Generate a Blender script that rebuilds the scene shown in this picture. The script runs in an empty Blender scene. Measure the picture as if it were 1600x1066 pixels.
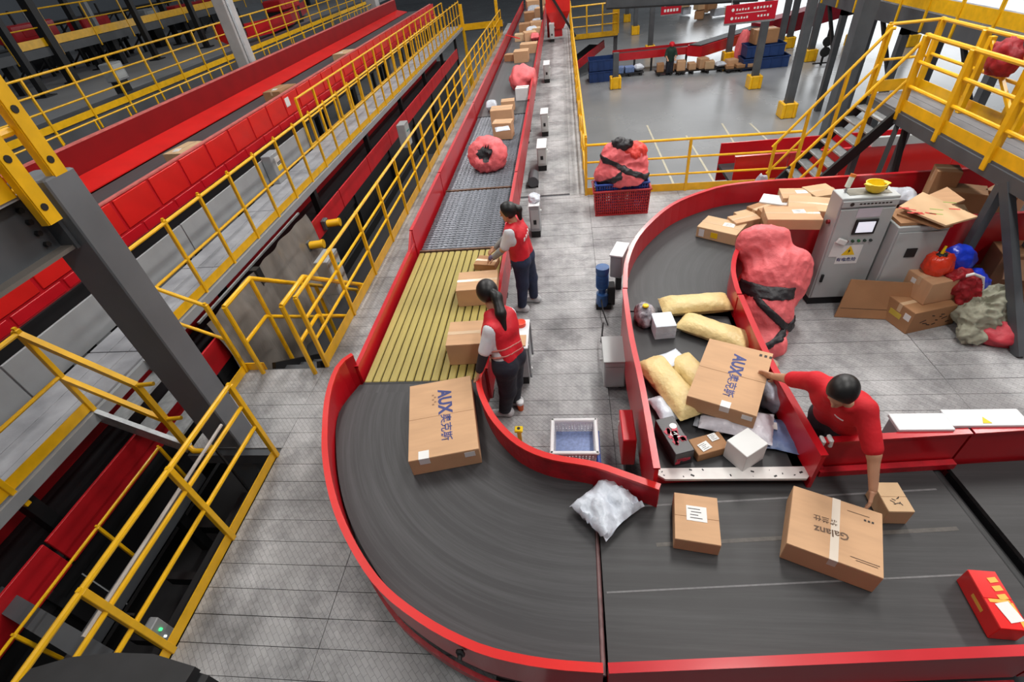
import bpy, bmesh, math, random
import numpy as np
from mathutils import Vector, Matrix
random.seed(7); np.random.seed(7)
S = bpy.context.scene
COL = S.collection
# ------------------------------------------------------------------ camera, world, lights, exposure
CAM_H = 4.1                       # metres above the steel mezzanine deck (deck top = z 0)
FPX = 760.45                      # focal length in pixels of the 1600 px frame
PITCH, ROLL, YAW = (math.radians(a) for a in (39.8199, -7.8766, -9.3834))
_cy, _sy = math.cos(YAW), math.sin(YAW)
FWD = Vector((_sy*math.cos(PITCH), _cy*math.cos(PITCH), -math.sin(PITCH)))
_r0 = Vector((_cy, -_sy, 0)); _u0 = _r0.cross(FWD)
RGT = math.cos(ROLL)*_r0 + math.sin(ROLL)*_u0
UPV = -math.sin(ROLL)*_r0 + math.cos(ROLL)*_u0
cd = bpy.data.cameras.new('camera'); cam = bpy.data.objects.new('camera', cd); COL.objects.link(cam)
cd.sensor_width = 36.0; cd.lens = FPX/1600*36.0; cd.clip_end = 400
_m = Matrix((RGT, UPV, -FWD)).transposed().to_4x4(); _m.translation = (0, 0, CAM_H)
cam.matrix_world = _m
S.camera = cam
S.view_settings.view_transform = 'Standard'; S.view_settings.look = 'None'
S.view_settings.gamma = 1.0; S.view_settings.use_curve_mapping = False
S.view_settings.exposure = 0.10
w = bpy.data.worlds.new('hall_air'); S.world = w; w.use_nodes = True
w.node_tree.nodes['Background'].inputs[0].default_value = (0.86, 0.93, 1.0, 1)
w.node_tree.nodes['Background'].inputs[1].default_value = 0.11
def area(name, loc, size, energy, rot=(0, 0, 0), col=(1, .97, .93)):
    l = bpy.data.lights.new(name, 'AREA'); l.shape = 'RECTANGLE'; l.size, l.size_y = size
    l.energy = energy; l.color = col
    o = bpy.data.objects.new(name, l); COL.objects.link(o); o.location = loc; o.rotation_euler = rot
    return o
# rows of high-bay strip lamps under the hall roof
for i, x in enumerate((-5, 3, 11)):
    for j, y in enumerate((1, 9, 19, 32)):
        area('high_bay_lamp', (x, y, 9.5), (1.0, 5.0), (370, 600, 520)[i]*(.55 if y == 1 else 1.05))
area('daylight_doorway', (30, 62, 3.5), (34, 9), 3300, (math.radians(-84), 0, math.radians(-14)), (.93, .97, 1))

# ------------------------------------------------------------------ geometry helpers
def ray(px, py): return RGT*((px-800)/FPX) - UPV*((py-533)/FPX) + FWD
def P(px, py, z=0.0):             # point of the level plane z that the photo shows at a pixel
    d = ray(px, py); t = (z-CAM_H)/d.z; return Vector((d.x*t, d.y*t, z))
def PX(px, py, X):
    d = ray(px, py); t = X/d.x; return Vector((X, d.y*t, CAM_H+d.z*t))
def PY(px, py, Y):
    d = ray(px, py); t = Y/d.y; return Vector((d.x*t, Y, CAM_H+d.z*t))
V = Vector
def lerp(a, b, t): return a+(b-a)*t
def rz(a): return Matrix.Rotation(a, 3, 'Z')
class B:
    """collects faces of one mesh; mat index per face"""
    def __init__(s): s.v = []; s.f = []; s.mi = []; s.cur = 0
    def add(s, vs, fs):
        n = len(s.v); s.v += [tuple(v) for v in vs]
        s.f += [tuple(n+i for i in f) for f in fs]; s.mi += [s.cur]*len(fs); return s
    def box(s, c, size, R=None, bev=0.0):
        hx, hy, hz = size[0]/2, size[1]/2, size[2]/2; c = V(c)
        if bev <= 0:
            vs = [V((x*hx, y*hy, z*hz)) for z in (-1, 1) for y in (-1, 1) for x in (-1, 1)]
            fs = [(0, 2, 3, 1), (4, 5, 7, 6), (0, 1, 5, 4), (2, 6, 7, 3), (0, 4, 6, 2), (1, 3, 7, 5)]
        else:
            b = min(bev, hx*.9, hy*.9, hz*.9)
            def ring(ix, iy, z): return [V((ix, iy-0, z)) for _ in (0,)]
            def oct(dx, dy, z):
                return [V((-dx+b, -dy, z)), V((dx-b, -dy, z)), V((dx, -dy+b, z)), V((dx, dy-b, z)),
                        V((dx-b, dy, z)), V((-dx+b, dy, z)), V((-dx, dy-b, z)), V((-dx, -dy+b, z))]
            vs = oct(hx-b, hy-b, -hz)+oct(hx, hy, -hz+b)+oct(hx, hy, hz-b)+oct(hx-b, hy-b, hz)
            fs = [tuple(range(7, -1, -1)), tuple(range(24, 32))]
            for L in range(3):
                for i in range(8):
                    j = (i+1) % 8; fs.append((L*8+i, L*8+j, L*8+8+j, L*8+8+i))
        if R is not None: vs = [R @ v for v in vs]
        return s.add([v+c for v in vs], fs)
    def bar(s, p, q, wd, ht=None, up=(0, 0, 1)):
        p, q = V(p), V(q); ht = wd if ht is None else ht
        d = (q-p); L = d.length
        if L < 1e-6: return s
        d /= L; u = V(up); sd = d.cross(u)
        if sd.length < 1e-3: u = V((0, 1, 0)); sd = d.cross(u)
        sd.normalize(); u = sd.cross(d)
        R = Matrix((sd, d, u)).transposed()
        return s.box((p+q)/2, (wd, L, ht), R)
    def tube(s, p, q, r, n=8, r2=None, caps=True):
        p, q = V(p), V(q); d = (q-p)
        if d.length < 1e-6: return s
        d.normalize(); a = d.orthogonal().normalized(); b = d.cross(a); r2 = r if r2 is None else r2
        vs = []
        for c, rr in ((p, r), (q, r2)):
            vs += [c+(a*math.cos(t*2*math.pi/n)+b*math.sin(t*2*math.pi/n))*rr for t in range(n)]
        fs = [(i, (i+1) % n, n+(i+1) % n, n+i) for i in range(n)]
        if caps: fs += [tuple(range(n-1, -1, -1)), tuple(range(n, 2*n))]
        return s.add(vs, fs)
    def pipe(s, pts, r, n=8):
        pts = [V(p) for p in pts]; vs = []; fs = []; N = len(pts); prev = None
        for i, p in enumerate(pts):
            d = (pts[min(i+1, N-1)]-pts[max(i-1, 0)]).normalized()
            a = d.orthogonal().normalized() if prev is None else (prev-d*prev.dot(d)).normalized()
            prev = a; b = d.cross(a)
            rr = r[i] if isinstance(r, (list, tuple)) else r
            vs += [p+(a*math.cos(t*2*math.pi/n)+b*math.sin(t*2*math.pi/n))*rr for t in range(n)]
        for i in range(N-1):
            fs += [(i*n+k, i*n+(k+1) % n, (i+1)*n+(k+1) % n, (i+1)*n+k) for k in range(n)]
        fs += [tuple(range(n-1, -1, -1)), tuple(range((N-1)*n, N*n))]
        return s.add(vs, fs)
    def prism(s, poly, z0, z1):
        n = len(poly)
        ar = sum(poly[i][0]*poly[(i+1) % n][1]-poly[(i+1) % n][0]*poly[i][1] for i in range(n))
        if ar < 0: poly = list(reversed(poly))
        vs = [(p[0], p[1], z0) for p in poly]+[(p[0], p[1], z1) for p in poly]
        fs = [tuple(range(n-1, -1, -1)), tuple(range(n, 2*n))]+[(i, (i+1) % n, n+(i+1) % n, n+i) for i in range(n)]
        return s.add(vs, fs)
    def wall(s, path, z0, z1, t, off=0.0):
        """upright ribbon of thickness t along a plan path; z0,z1 numbers or lists"""
        path = [V((p[0], p[1])) for p in path]; N = len(path); vs = []; fs = []
        for i, p in enumerate(path):
            d = (path[min(i+1, N-1)]-path[max(i-1, 0)]).normalized(); nrm = V((-d.y, d.x))
            a = z0[i] if isinstance(z0, (list, tuple)) else z0
            b = z1[i] if isinstance(z1, (list, tuple)) else z1
            l = p+nrm*(off-t/2); r = p+nrm*(off+t/2)
            vs += [(l.x, l.y, a), (r.x, r.y, a), (r.x, r.y, b), (l.x, l.y, b)]
        for i in range(N-1):
            a, b = i*4, i*4+4
            fs += [(a+k, b+k, b+(k+1) % 4, a+(k+1) % 4) for k in range(4)]
        fs += [(0, 1, 2, 3), (N*4-1, N*4-2, N*4-3, N*4-4)]
        return s.add(vs, fs)
    def slab(s, L, R, z0, z1):
        """sheet between two plan paths of equal length"""
        N = len(L); vs = []; fs = []
        for a, b in zip(L, R):
            vs += [(a[0], a[1], z1), (b[0], b[1], z1), (b[0], b[1], z0), (a[0], a[1], z0)]
        for i in range(N-1):
            a, b = i*4, i*4+4
            fs += [(a+k, b+k, b+(k+1) % 4, a+(k+1) % 4) for k in range(4)]
        fs += [(0, 1, 2, 3), (N*4-1, N*4-2, N*4-3, N*4-4)]
        return s.add(vs, fs)
    def lathe(s, c, prof, n=16, R=None):
        c = V(c); vs = []; fs = []; M = len(prof)
        for r, z in prof:
            for t in range(n):
                p = V((r*math.cos(t*2*math.pi/n), r*math.sin(t*2*math.pi/n), z))
                vs.append(c+(R @ p if R is not None else p))
        for i in range(M-1):
            fs += [(i*n+k, i*n+(k+1) % n, (i+1)*n+(k+1) % n, (i+1)*n+k) for k in range(n)]
        fs += [tuple(range(n-1, -1, -1)), tuple(range((M-1)*n, M*n))]
        return s.add(vs, fs)
def resample(pts, n):
    pts = [V((p[0], p[1])) for p in pts]
    # Catmull-Rom then even spacing
    out = []
    for i in range(len(pts)-1):
        p0, p1, p2, p3 = pts[max(i-1, 0)], pts[i], pts[i+1], pts[min(i+2, len(pts)-1)]
        for k in range(12):
            t = k/12
            out.append(0.5*((2*p1)+(p2-p0)*t+(2*p0-5*p1+4*p2-p3)*t*t+(3*p1-p0-3*p2+p3)*t**3))
    out.append(pts[-1])
    ds = [0]
    for a, b in zip(out, out[1:]): ds.append(ds[-1]+(b-a).length)
    res = []; j = 0
    for k in range(n):
        d = ds[-1]*k/(n-1)
        while j < len(ds)-2 and ds[j+1] < d: j += 1
        t = (d-ds[j])/max(ds[j+1]-ds[j], 1e-9); res.append(out[j].lerp(out[j+1], min(max(t, 0), 1)))
    return res
# ------------------------------------------------------------------ objects
def wloc(o):
    p = V((0, 0, 0))
    while o is not None: p = p+o.location; o = o.parent
    return p
def mkmesh(name, vs, fs, mats, mi=None, smooth=False, ang=40):
    me = bpy.data.meshes.new(name); me.from_pydata(vs, [], fs)
    for m in (mats if isinstance(mats, (list, tuple)) else [mats]): me.materials.append(m)
    if mi and any(mi): me.polygons.foreach_set('material_index', mi)
    if smooth:
        me.polygons.foreach_set('use_smooth', [True]*len(me.polygons))
        me.set_sharp_from_angle(angle=math.radians(ang))
    me.update(); return me
def obj(name, b, mats, parent=None, smooth=False, ang=40):
    """world-space builder -> ONE mesh object (under parent if given)"""
    if parent is not None: o0 = wloc(parent)
    else:
        a = np.array(b.v); o0 = V(((a[:, 0].min()+a[:, 0].max())/2, (a[:, 1].min()+a[:, 1].max())/2, a[:, 2].min()))
    vs = [(x-o0.x, y-o0.y, z-o0.z) for x, y, z in b.v]
    o = bpy.data.objects.new(name, mkmesh(name, vs, b.f, mats, b.mi, smooth, ang)); COL.objects.link(o)
    if parent is not None: o.parent = parent
    else: o.location = o0
    return o
def tag(o, label, cat, group=None, kind=None):
    o['label'] = label; o['category'] = cat
    if group: o['group'] = group
    if kind: o['kind'] = kind
    return o
def thing(name, label, cat, loc, group=None):
    o = bpy.data.objects.new(name, None); o.empty_display_size = .1; COL.objects.link(o)
    o.location = loc; return tag(o, label, cat, group)
def struct(name, b, m, parent=None):
    o = obj(name, b, m, parent)
    if parent is None: o['kind'] = 'structure'
    return o
def shared(name, me, loc, parent, rot=None):
    o = bpy.data.objects.new(name, me); COL.objects.link(o); o.parent = parent
    o.location = V(loc)-wloc(parent)
    if rot is not None: o.rotation_euler = rot
    return o
def deep_copy(o, loc, parent=None):
    c = o.copy(); COL.objects.link(c)
    if parent is not None: c.parent = parent
    else: c.location = loc
    for ch in list(o.children): deep_copy(ch, None, c)
    return c
# ------------------------------------------------------------------ materials
def lin(c):
    c = [x/255 for x in c]
    return tuple(x/12.92 if x <= .04045 else ((x+.055)/1.055)**2.4 for x in c)+(1,)
def mat(name, rgb, rough=.5, metal=0.0, var=.12, scale=3.0, bump=0.0, bscale=40, stretch=(1, 1, 1), rgb2=None, coat=0.0, spec=.5, detail=4, rvar=0.0, emit=0):
    m = bpy.data.materials.new(name); m.use_nodes = True; nt = m.node_tree; N = nt.nodes; L = nt.links
    p = N['Principled BSDF']; p.inputs['Roughness'].default_value = rough; p.inputs['Metallic'].default_value = metal
    p.inputs['Specular IOR Level'].default_value = spec; p.inputs['Coat Weight'].default_value = coat
    p.inputs['Coat Roughness'].default_value = .15
    a = lin(rgb)
    tc = N.new('ShaderNodeTexCoord'); mp = N.new('ShaderNodeMapping'); mp.inputs['Scale'].default_value = stretch
    L.new(tc.outputs['Object'], mp.inputs[0])
    n = N.new('ShaderNodeTexNoise'); n.inputs['Scale'].default_value = scale; n.inputs['Detail'].default_value = detail
    L.new(mp.outputs[0], n.inputs['Vector'])
    cr = N.new('ShaderNodeValToRGB'); cr.color_ramp.elements[0].position = .3; cr.color_ramp.elements[1].position = .7
    b2 = lin(rgb2) if rgb2 else tuple(min(1, x*(1+var)) for x in a[:3])+(1,)
    a1 = a if rgb2 else tuple(x*(1-var) for x in a[:3])+(1,)
    cr.color_ramp.elements[0].color = a1; cr.color_ramp.elements[1].color = b2
    L.new(n.outputs['Fac'], cr.inputs[0]); L.new(cr.outputs[0], p.inputs['Base Color'])
    if rvar:
        mr = N.new('ShaderNodeMapRange'); mr.inputs[3].default_value = rough-rvar; mr.inputs[4].default_value = rough+rvar
        L.new(n.outputs['Fac'], mr.inputs[0]); L.new(mr.outputs[0], p.inputs['Roughness'])
    if bump:
        n2 = N.new('ShaderNodeTexNoise'); n2.inputs['Scale'].default_value = bscale; n2.inputs['Detail'].default_value = 3
        L.new(mp.outputs[0], n2.inputs['Vector'])
        bp = N.new('ShaderNodeBump'); bp.inputs['Strength'].default_value = bump; bp.inputs['Distance'].default_value = .02
        L.new(n2.outputs['Fac'], bp.inputs['Height']); L.new(bp.outputs[0], p.inputs['Normal'])
    if emit:
        p.inputs['Emission Color'].default_value = a; p.inputs['Emission Strength'].default_value = emit
    return m
RED = mat('red_paint', (196, 22, 34), .32, var=.10, scale=2, spec=.5, coat=.3, rvar=.08)
RED2 = mat('worn_red_paint', (178, 20, 34), .42, var=.22, scale=9, bump=.15, bscale=30, coat=.1)
REDB = mat('bright_red_panel', (214, 30, 26), .35, var=.10, scale=1.5, coat=.2)
YEL = mat('yellow_paint', (236, 180, 16), .36, var=.12, scale=6, coat=.15)
BELT = mat('rubber_belt', (50, 50, 52), .55, var=.16, scale=2.2, stretch=(1, 1, 1), bump=.05, bscale=200)
DARKST = mat('dark_grey_steel', (78, 81, 85), .5, metal=.0, var=.18, scale=2.0, rvar=.1)
BLACK = mat('black_steel', (24, 24, 26), .5, var=.2)
GREY = mat('grey_painted_steel', (150, 153, 156), .45, var=.08, scale=3)
LGREY = mat('light_grey_cabinet_paint', (176, 180, 180), .4, var=.05, scale=2, coat=.1)
GALV = mat('galvanised_steel', (160, 163, 165), .4, metal=.5, var=.2, scale=14)
WHITE = mat('white_plastic', (222, 224, 226), .45, var=.05)
PAPER = mat('white_paper_label', (226, 226, 224), .6, var=.04)
CARD = mat('corrugated_cardboard', (200, 158, 120), .75, var=.07, scale=2.5, bump=.06, bscale=90, stretch=(1, 6, 1))
CARD2 = mat('darker_cardboard', (166, 122, 84), .75, var=.09, scale=3, bump=.06, bscale=90)
CARD3 = mat('pale_cardboard', (200, 166, 128), .75, var=.08, scale=3, bump=.05, bscale=80)
TAPE = mat('clear_packing_tape', (206, 176, 142), .2, var=.05)
WTAPE = mat('pale_packing_tape', (222, 208, 192), .3, var=.05)
KRAFT = mat('kraft_bubble_mailer', (220, 194, 134), .42, var=.10, scale=7, bump=.5, bscale=26)
POLYW = mat('white_poly_mailer', (206, 212, 222), .3, var=.08, scale=6, bump=.6, bscale=12)
POLYG = mat('grey_poly_mailer', (165, 168, 176), .35, var=.15, scale=8, bump=.6, bscale=14)
POLYB = mat('blue_poly_mailer', (112, 134, 178), .35, var=.2, scale=14, bump=.5, bscale=16)
PINK = mat('coral_woven_sack', (234, 108, 112), .55, var=.14, scale=5, bump=.7, bscale=14)
PINK2 = mat('deep_pink_woven_sack', (196, 60, 72), .5, var=.14, scale=5, bump=.6, bscale=12)
SACKB = mat('black_sack_fabric', (34, 32, 36), .5, var=.3, scale=6, bump=.7, bscale=16)
BLUEP = mat('blue_plastic_crate', (40, 74, 160), .4, var=.1)
BLUEM = mat('blue_motor_paint', (40, 84, 140), .4, var=.15, scale=10)
REDP = mat('red_plastic_crate', (176, 30, 34), .4, var=.1)
INK = mat('navy_print', (52, 60, 118), .6, var=.15, scale=20)
FADED = mat('brown_print', (104, 78, 58), .6, var=.1, scale=20)
INKB = mat('black_print', (48, 38, 34), .6, var=.2, scale=20)
INKR = mat('red_print', (196, 60, 52), .6, var=.1)
RUBBER = mat('black_rubber', (20, 20, 22), .6, var=.2)
ORANGE = mat('orange_red_bag_film', (226, 60, 30), .3, var=.12, scale=8, bump=.6, bscale=14)
BLUEBAG = mat('blue_bag_film', (28, 56, 190), .28, var=.2, scale=8, bump=.7, bscale=12)
OLIVE = mat('olive_grey_cloth', (148, 148, 130), .8, var=.15, scale=6, bump=.6, bscale=14)
YPLAS = mat('yellow_plastic', (236, 204, 26), .35, var=.1)
SHEET = mat('dusty_plastic_sheet', (126, 120, 114), .35, var=.25, scale=3, bump=.5, bscale=8, stretch=(3, 1, .4))
YSTRIP = mat('yellow_belt_strip', (166, 150, 82), .6, var=.16, scale=8, bump=.15, bscale=120, stretch=(1, .15, 1))
ROLL = mat('steel_roller', (122, 126, 134), .38, metal=.35, var=.2, scale=12)
SCREEN = mat('lit_touch_screen', (222, 224, 236), .2, var=.02, emit=.6)
GREENL = mat('green_lamp', (60, 240, 120), .3, var=.0, emit=2.0)
WARNY = mat('warning_yellow', (240, 196, 20), .5, var=.03)
def concrete():
    m = mat('polished_concrete', (142, 144, 146), .26, var=.10, scale=.35, detail=8, rvar=.08)
    return m
CONC = concrete()
def plate_mat():
    m = mat('checker_plate_steel', (152, 152, 153), .5, metal=.0, rgb2=(196, 196, 197), scale=1.1, detail=9, rvar=.1)
    nt = m.node_tree; N = nt.nodes; L = nt.links; p = N['Principled BSDF']
    tc = N.new('ShaderNodeTexCoord'); mp = N.new('ShaderNodeMapping'); mp.inputs['Rotation'].default_value = (0, 0, math.radians(45))
    geo = N.new('ShaderNodeNewGeometry'); L.new(geo.outputs['Position'], mp.inputs[0])
    ck = N.new('ShaderNodeTexBrick'); ck.inputs['Scale'].default_value = 11; ck.inputs['Mortar Size'].default_value = .022
    ck.inputs['Brick Width'].default_value = .9; ck.inputs['Row Height'].default_value = .42
    L.new(mp.outputs[0], ck.inputs['Vector'])
    bp = N.new('ShaderNodeBump'); bp.inputs['Strength'].default_value = .5; bp.inputs['Distance'].default_value = .004
    L.new(ck.outputs['Fac'], bp.inputs['Height']); L.new(bp.outputs[0], p.inputs['Normal'])
    # scuffs and grime in world space
    n = N.new('ShaderNodeTexNoise'); n.inputs['Scale'].default_value = 1.7; n.inputs['Detail'].default_value = 10; n.inputs['Roughness'].default_value = .7
    L.new(geo.outputs['Position'], n.inputs['Vector'])
    cr = N.new('ShaderNodeValToRGB'); cr.color_ramp.elements[0].position = .36; cr.color_ramp.elements[1].position = .56
    cr.color_ramp.elements[0].color = (.38, .38, .39, 1); cr.color_ramp.elements[1].color = (1, 1, 1, 1)
    L.new(n.outputs['Fac'], cr.inputs[0])
    old = p.inputs['Base Color'].links[0].from_socket
    mx = N.new('ShaderNodeMixRGB'); mx.blend_type = 'MULTIPLY'; mx.inputs[0].default_value = .8
    L.new(old, mx.inputs[1]); L.new(cr.outputs[0], mx.inputs[2])
    m2 = N.new('ShaderNodeMixRGB'); m2.blend_type = 'MULTIPLY'; m2.inputs[0].default_value = .62
    L.new(mx.outputs[0], m2.inputs[1]); L.new(ck.outputs['Color'], m2.inputs[2])
    ck.inputs['Color1'].default_value = (1, 1, 1, 1); ck.inputs['Color2'].default_value = (.8, .8, .8, 1); ck.inputs['Mortar'].default_value = (.35, .35, .35, 1)
    L.new(m2.outputs[0], p.inputs['Base Color'])
    return m
PLATE = plate_mat()
def streak_belt(name, rgb, mode, c=(0, 0), amt=.5):
    """worn rubber with rub streaks along the travel direction (mode 'x','y' or 'r' = round a centre), world space"""
    m = mat(name, rgb, .5, var=.10, scale=1.2)
    nt = m.node_tree; N = nt.nodes; L = nt.links; p = N['Principled BSDF']
    geo = N.new('ShaderNodeNewGeometry'); sp = N.new('ShaderNodeSeparateXYZ')
    sub = N.new('ShaderNodeVectorMath'); sub.operation = 'SUBTRACT'; sub.inputs[1].default_value = (c[0], c[1], 0)
    L.new(geo.outputs['Position'], sub.inputs[0]); L.new(sub.outputs[0], sp.inputs[0])
    cm = N.new('ShaderNodeCombineXYZ')
    if mode == 'r':
        ml = N.new('ShaderNodeVectorMath'); ml.operation = 'MULTIPLY'; ml.inputs[1].default_value = (1, 1, 0)
        L.new(sub.outputs[0], ml.inputs[0])
        ln = N.new('ShaderNodeVectorMath'); ln.operation = 'LENGTH'; L.new(ml.outputs[0], ln.inputs[0])
        at = N.new('ShaderNodeMath'); at.operation = 'ARCTAN2'; L.new(sp.outputs[1], at.inputs[0]); L.new(sp.outputs[0], at.inputs[1])
        a2 = N.new('ShaderNodeMath'); a2.operation = 'MULTIPLY'; a2.inputs[1].default_value = .05; L.new(at.outputs[0], a2.inputs[0])
        L.new(ln.outputs['Value'], cm.inputs[0]); L.new(a2.outputs[0], cm.inputs[1])
    else:
        s2 = N.new('ShaderNodeMath'); s2.operation = 'MULTIPLY'; s2.inputs[1].default_value = .03
        L.new(sp.outputs[0 if mode == 'x' else 1], s2.inputs[0]); L.new(s2.outputs[0], cm.inputs[1])
        L.new(sp.outputs[1 if mode == 'x' else 0], cm.inputs[0])
    n = N.new('ShaderNodeTexNoise'); n.inputs['Scale'].default_value = 14; n.inputs['Detail'].default_value = 6; n.inputs['Roughness'].default_value = .75
    L.new(cm.outputs[0], n.inputs['Vector'])
    cr = N.new('ShaderNodeValToRGB'); cr.color_ramp.elements[0].position = .45; cr.color_ramp.elements[1].position = .82
    L.new(n.outputs['Fac'], cr.inputs[0])
    old = p.inputs['Base Color'].links[0].from_socket
    mx = N.new('ShaderNodeMixRGB'); mx.blend_type = 'MIX'; mx.inputs[2].default_value = lin((120, 120, 122))
    mu = N.new('ShaderNodeMath'); mu.operation = 'MULTIPLY'; mu.inputs[1].default_value = amt
    L.new(cr.outputs[0], mu.inputs[0]); L.new(mu.outputs[0], mx.inputs[0]); L.new(old, mx.inputs[1])
    L.new(mx.outputs[0], p.inputs['Base Color'])
    return m
BELT_R = streak_belt('worn_belt_curved', (47, 46, 48), 'r', (0.02, 3.38), .30)
BELT_X = streak_belt('worn_belt_crosswise', (46, 45, 46), 'x', amt=.20)
BELT_Y = streak_belt('worn_belt_lengthwise', (70, 72, 74), 'y', amt=.2)
BELT_B = streak_belt('worn_belt_bend', (48, 49, 51), 'r', (2.8, 4.75), .15)
from mathutils import noise as mnoise
# ------------------------------------------------------------------ local-space parts
def objL(name, b, mats, parent, smooth=False, ang=40):
    o = bpy.data.objects.new(name, mkmesh(name, b.v, b.f, mats, b.mi, smooth, ang)); COL.objects.link(o); o.parent = parent
    return o
def text(body, size, M, m, parent, name='printed_lettering', bold=.0, sx=1.0, align='CENTER'):
    """flat lettering; M is its matrix in the parent's own axes"""
    c = bpy.data.curves.new('lettering', 'FONT'); c.body = body; c.size = size; c.align_x = align; c.align_y = 'CENTER'
    c.offset = bold*size; c.resolution_u = 2
    t = bpy.data.objects.new('lettering', c); COL.objects.link(t)
    bpy.context.view_layer.update()
    me = bpy.data.meshes.new_from_object(t.evaluated_get(bpy.context.evaluated_depsgraph_get()))
    bpy.data.objects.remove(t); bpy.data.curves.remove(c)
    me.materials.clear(); me.materials.append(m)
    me.transform(M @ Matrix.Diagonal((sx, 1, 1, 1)))
    o = bpy.data.objects.new(name, me); COL.objects.link(o); o.parent = parent
    return o
def TR(x, y, z, a=0.0, R=None):
    m = Matrix.Translation((x, y, z)) @ Matrix.Rotation(a, 4, 'Z')
    return m if R is None else Matrix.Translation((x, y, z)) @ R.to_4x4() @ Matrix.Rotation(a, 4, 'Z')
def fit4(px, z):
    """plan rectangle nearest to four pixel corners at height z -> centre, (len u, len v), yaw of u"""
    q = [P(x, y, z) for x, y in px]; c = sum(q, V((0, 0, 0)))/4
    u = ((q[1]-q[0])+(q[2]-q[3]))/2; v = ((q[3]-q[0])+(q[2]-q[1]))/2
    a = math.atan2(u.y, u.x); b = math.atan2(v.y, v.x)+math.pi/2
    while b-a > math.pi/2: b -= math.pi
    while b-a < -math.pi/2: b += math.pi
    return c, (u.length, v.length), (a+b)/2
def carton(name, label, c, zb, size, yaw, m=None, tape='x', labels=(), group=None, tilt=None, flaps=True, cat='box', tm=None, parts=True):
    L, W, H = size; m = m or CARD
    if not parts:
        b = B(); b.box((0, 0, H/2), size, None, min(size)*.05)
        o = bpy.data.objects.new(name, mkmesh(name, b.v, b.f, m)); COL.objects.link(o)
        o.location = (c[0], c[1], zb); o.rotation_euler = (0, 0, yaw); return tag(o, label, cat, group)
    t = thing(name, label, cat, (c[0], c[1], zb), group)
    t.rotation_euler = (tilt[0], tilt[1], yaw) if tilt else (0, 0, yaw)
    b = B(); b.box((0, 0, H/2-.001), (L, W, H-.002), None, .004); objL('carton_body', b, m, t)
    if flaps:
        for s in (-1, 1):
            b = B()
            if tape == 'y': b.box((s*L/4, 0, H), (L/2-.003, W-.002, .003), None, .001)
            else: b.box((0, s*W/4, H), (L-.002, W/2-.003, .003), None, .001)
            objL('top_flap', b, m, t)
    if tape:
        b = B(); tw = min(.05, min(L, W)*.22)
        if tape == 'y':
            b.box((0, 0, H+.0022), (tw, W+.002, .0015))
            for s in (-1, 1): b.box((0, s*(W/2+.0008), H*.83), (tw, .0012, H*.34))
        else:
            b.box((0, 0, H+.0022), (L+.002, tw, .0015))
            for s in (-1, 1): b.box((s*(L/2+.0008), 0, H*.83), (.0012, tw, H*.34))
        objL('packing_tape', b, tm or TAPE, t)
    for (u, v, lw, lh, la) in labels:
        b = B(); b.box((0, 0, 0), (lw, lh, .0012), None); R = rz(la)
        b.v = [tuple(R @ V(x)+V((u, v, H+.0035))) for x in b.v]; lab = objL('shipping_label', b, PAPER, t)
        b = B()
        for k in range(4):
            b.box((-.12*lw+.1*lw*(k % 2), lh*(.3-.2*k), .001), (lw*(.6-.1*(k % 3)), lh*.05, .0006))
        b.v = [tuple(R @ V(x)+V((u, v, H+.0035))) for x in b.v]; objL('printed_lines', b, INKB, lab)
    return t
def nz(p, f, s=0): return mnoise.noise(V(p)*f+V((s*7.3, s*3.1, s*1.7)))
def pillow(L, W, H, nu=26, nv=14, seed=0, crump=.012, ends=.8, p=2.4):
    """padded envelope: seamed all round, crimped at the short ends"""
    b = B(); vs = []
    for side in (1, -1):
        for i in range(nu+1):
            for j in range(nv+1):
                u, v = i/nu*2-1, j/nv*2-1
                eu = max(0, 1-abs(u)**(p*1.6)); ev = max(0, 1-abs(v)**p)
                h = (eu**ends)*(ev**.6)
                x = u*L/2; y = v*W/2*(1-.10*(1-abs(u))) ; z = H/2+side*H/2*h
                k = crump*min(1, h*2+.25)
                q = (x, y, side*.3)
                z += k*nz(q, 9, seed)+k*.6*nz(q, 22, seed+3)+(1-eu)*.5*crump*math.sin(v*19+seed)
                x += k*.5*nz(q, 14, seed+9); y += k*.5*nz(q, 14, seed+5)
                vs.append((x, y, max(z, .001)))
    n = (nu+1)*(nv+1); fs = []
    for s in (0, 1):
        for i in range(nu):
            for j in range(nv):
                a = s*n+i*(nv+1)+j; q = (a, a+nv+1, a+nv+2, a+1)
                fs.append(q if s == 0 else q[::-1])
    for i in range(nu):
        for j in (0, nv):
            a = i*(nv+1)+j; fs.append((a, n+a, n+a+nv+1, a+nv+1) if j == 0 else (a, a+nv+1, n+a+nv+1, n+a))
    for j in range(nv):
        for i in (0, nu):
            a = i*(nv+1)+j; fs.append((a, a+1, n+a+1, n+a) if i == 0 else (a, n+a, n+a+1, a+1))
    b.add(vs, fs); return b
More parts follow.
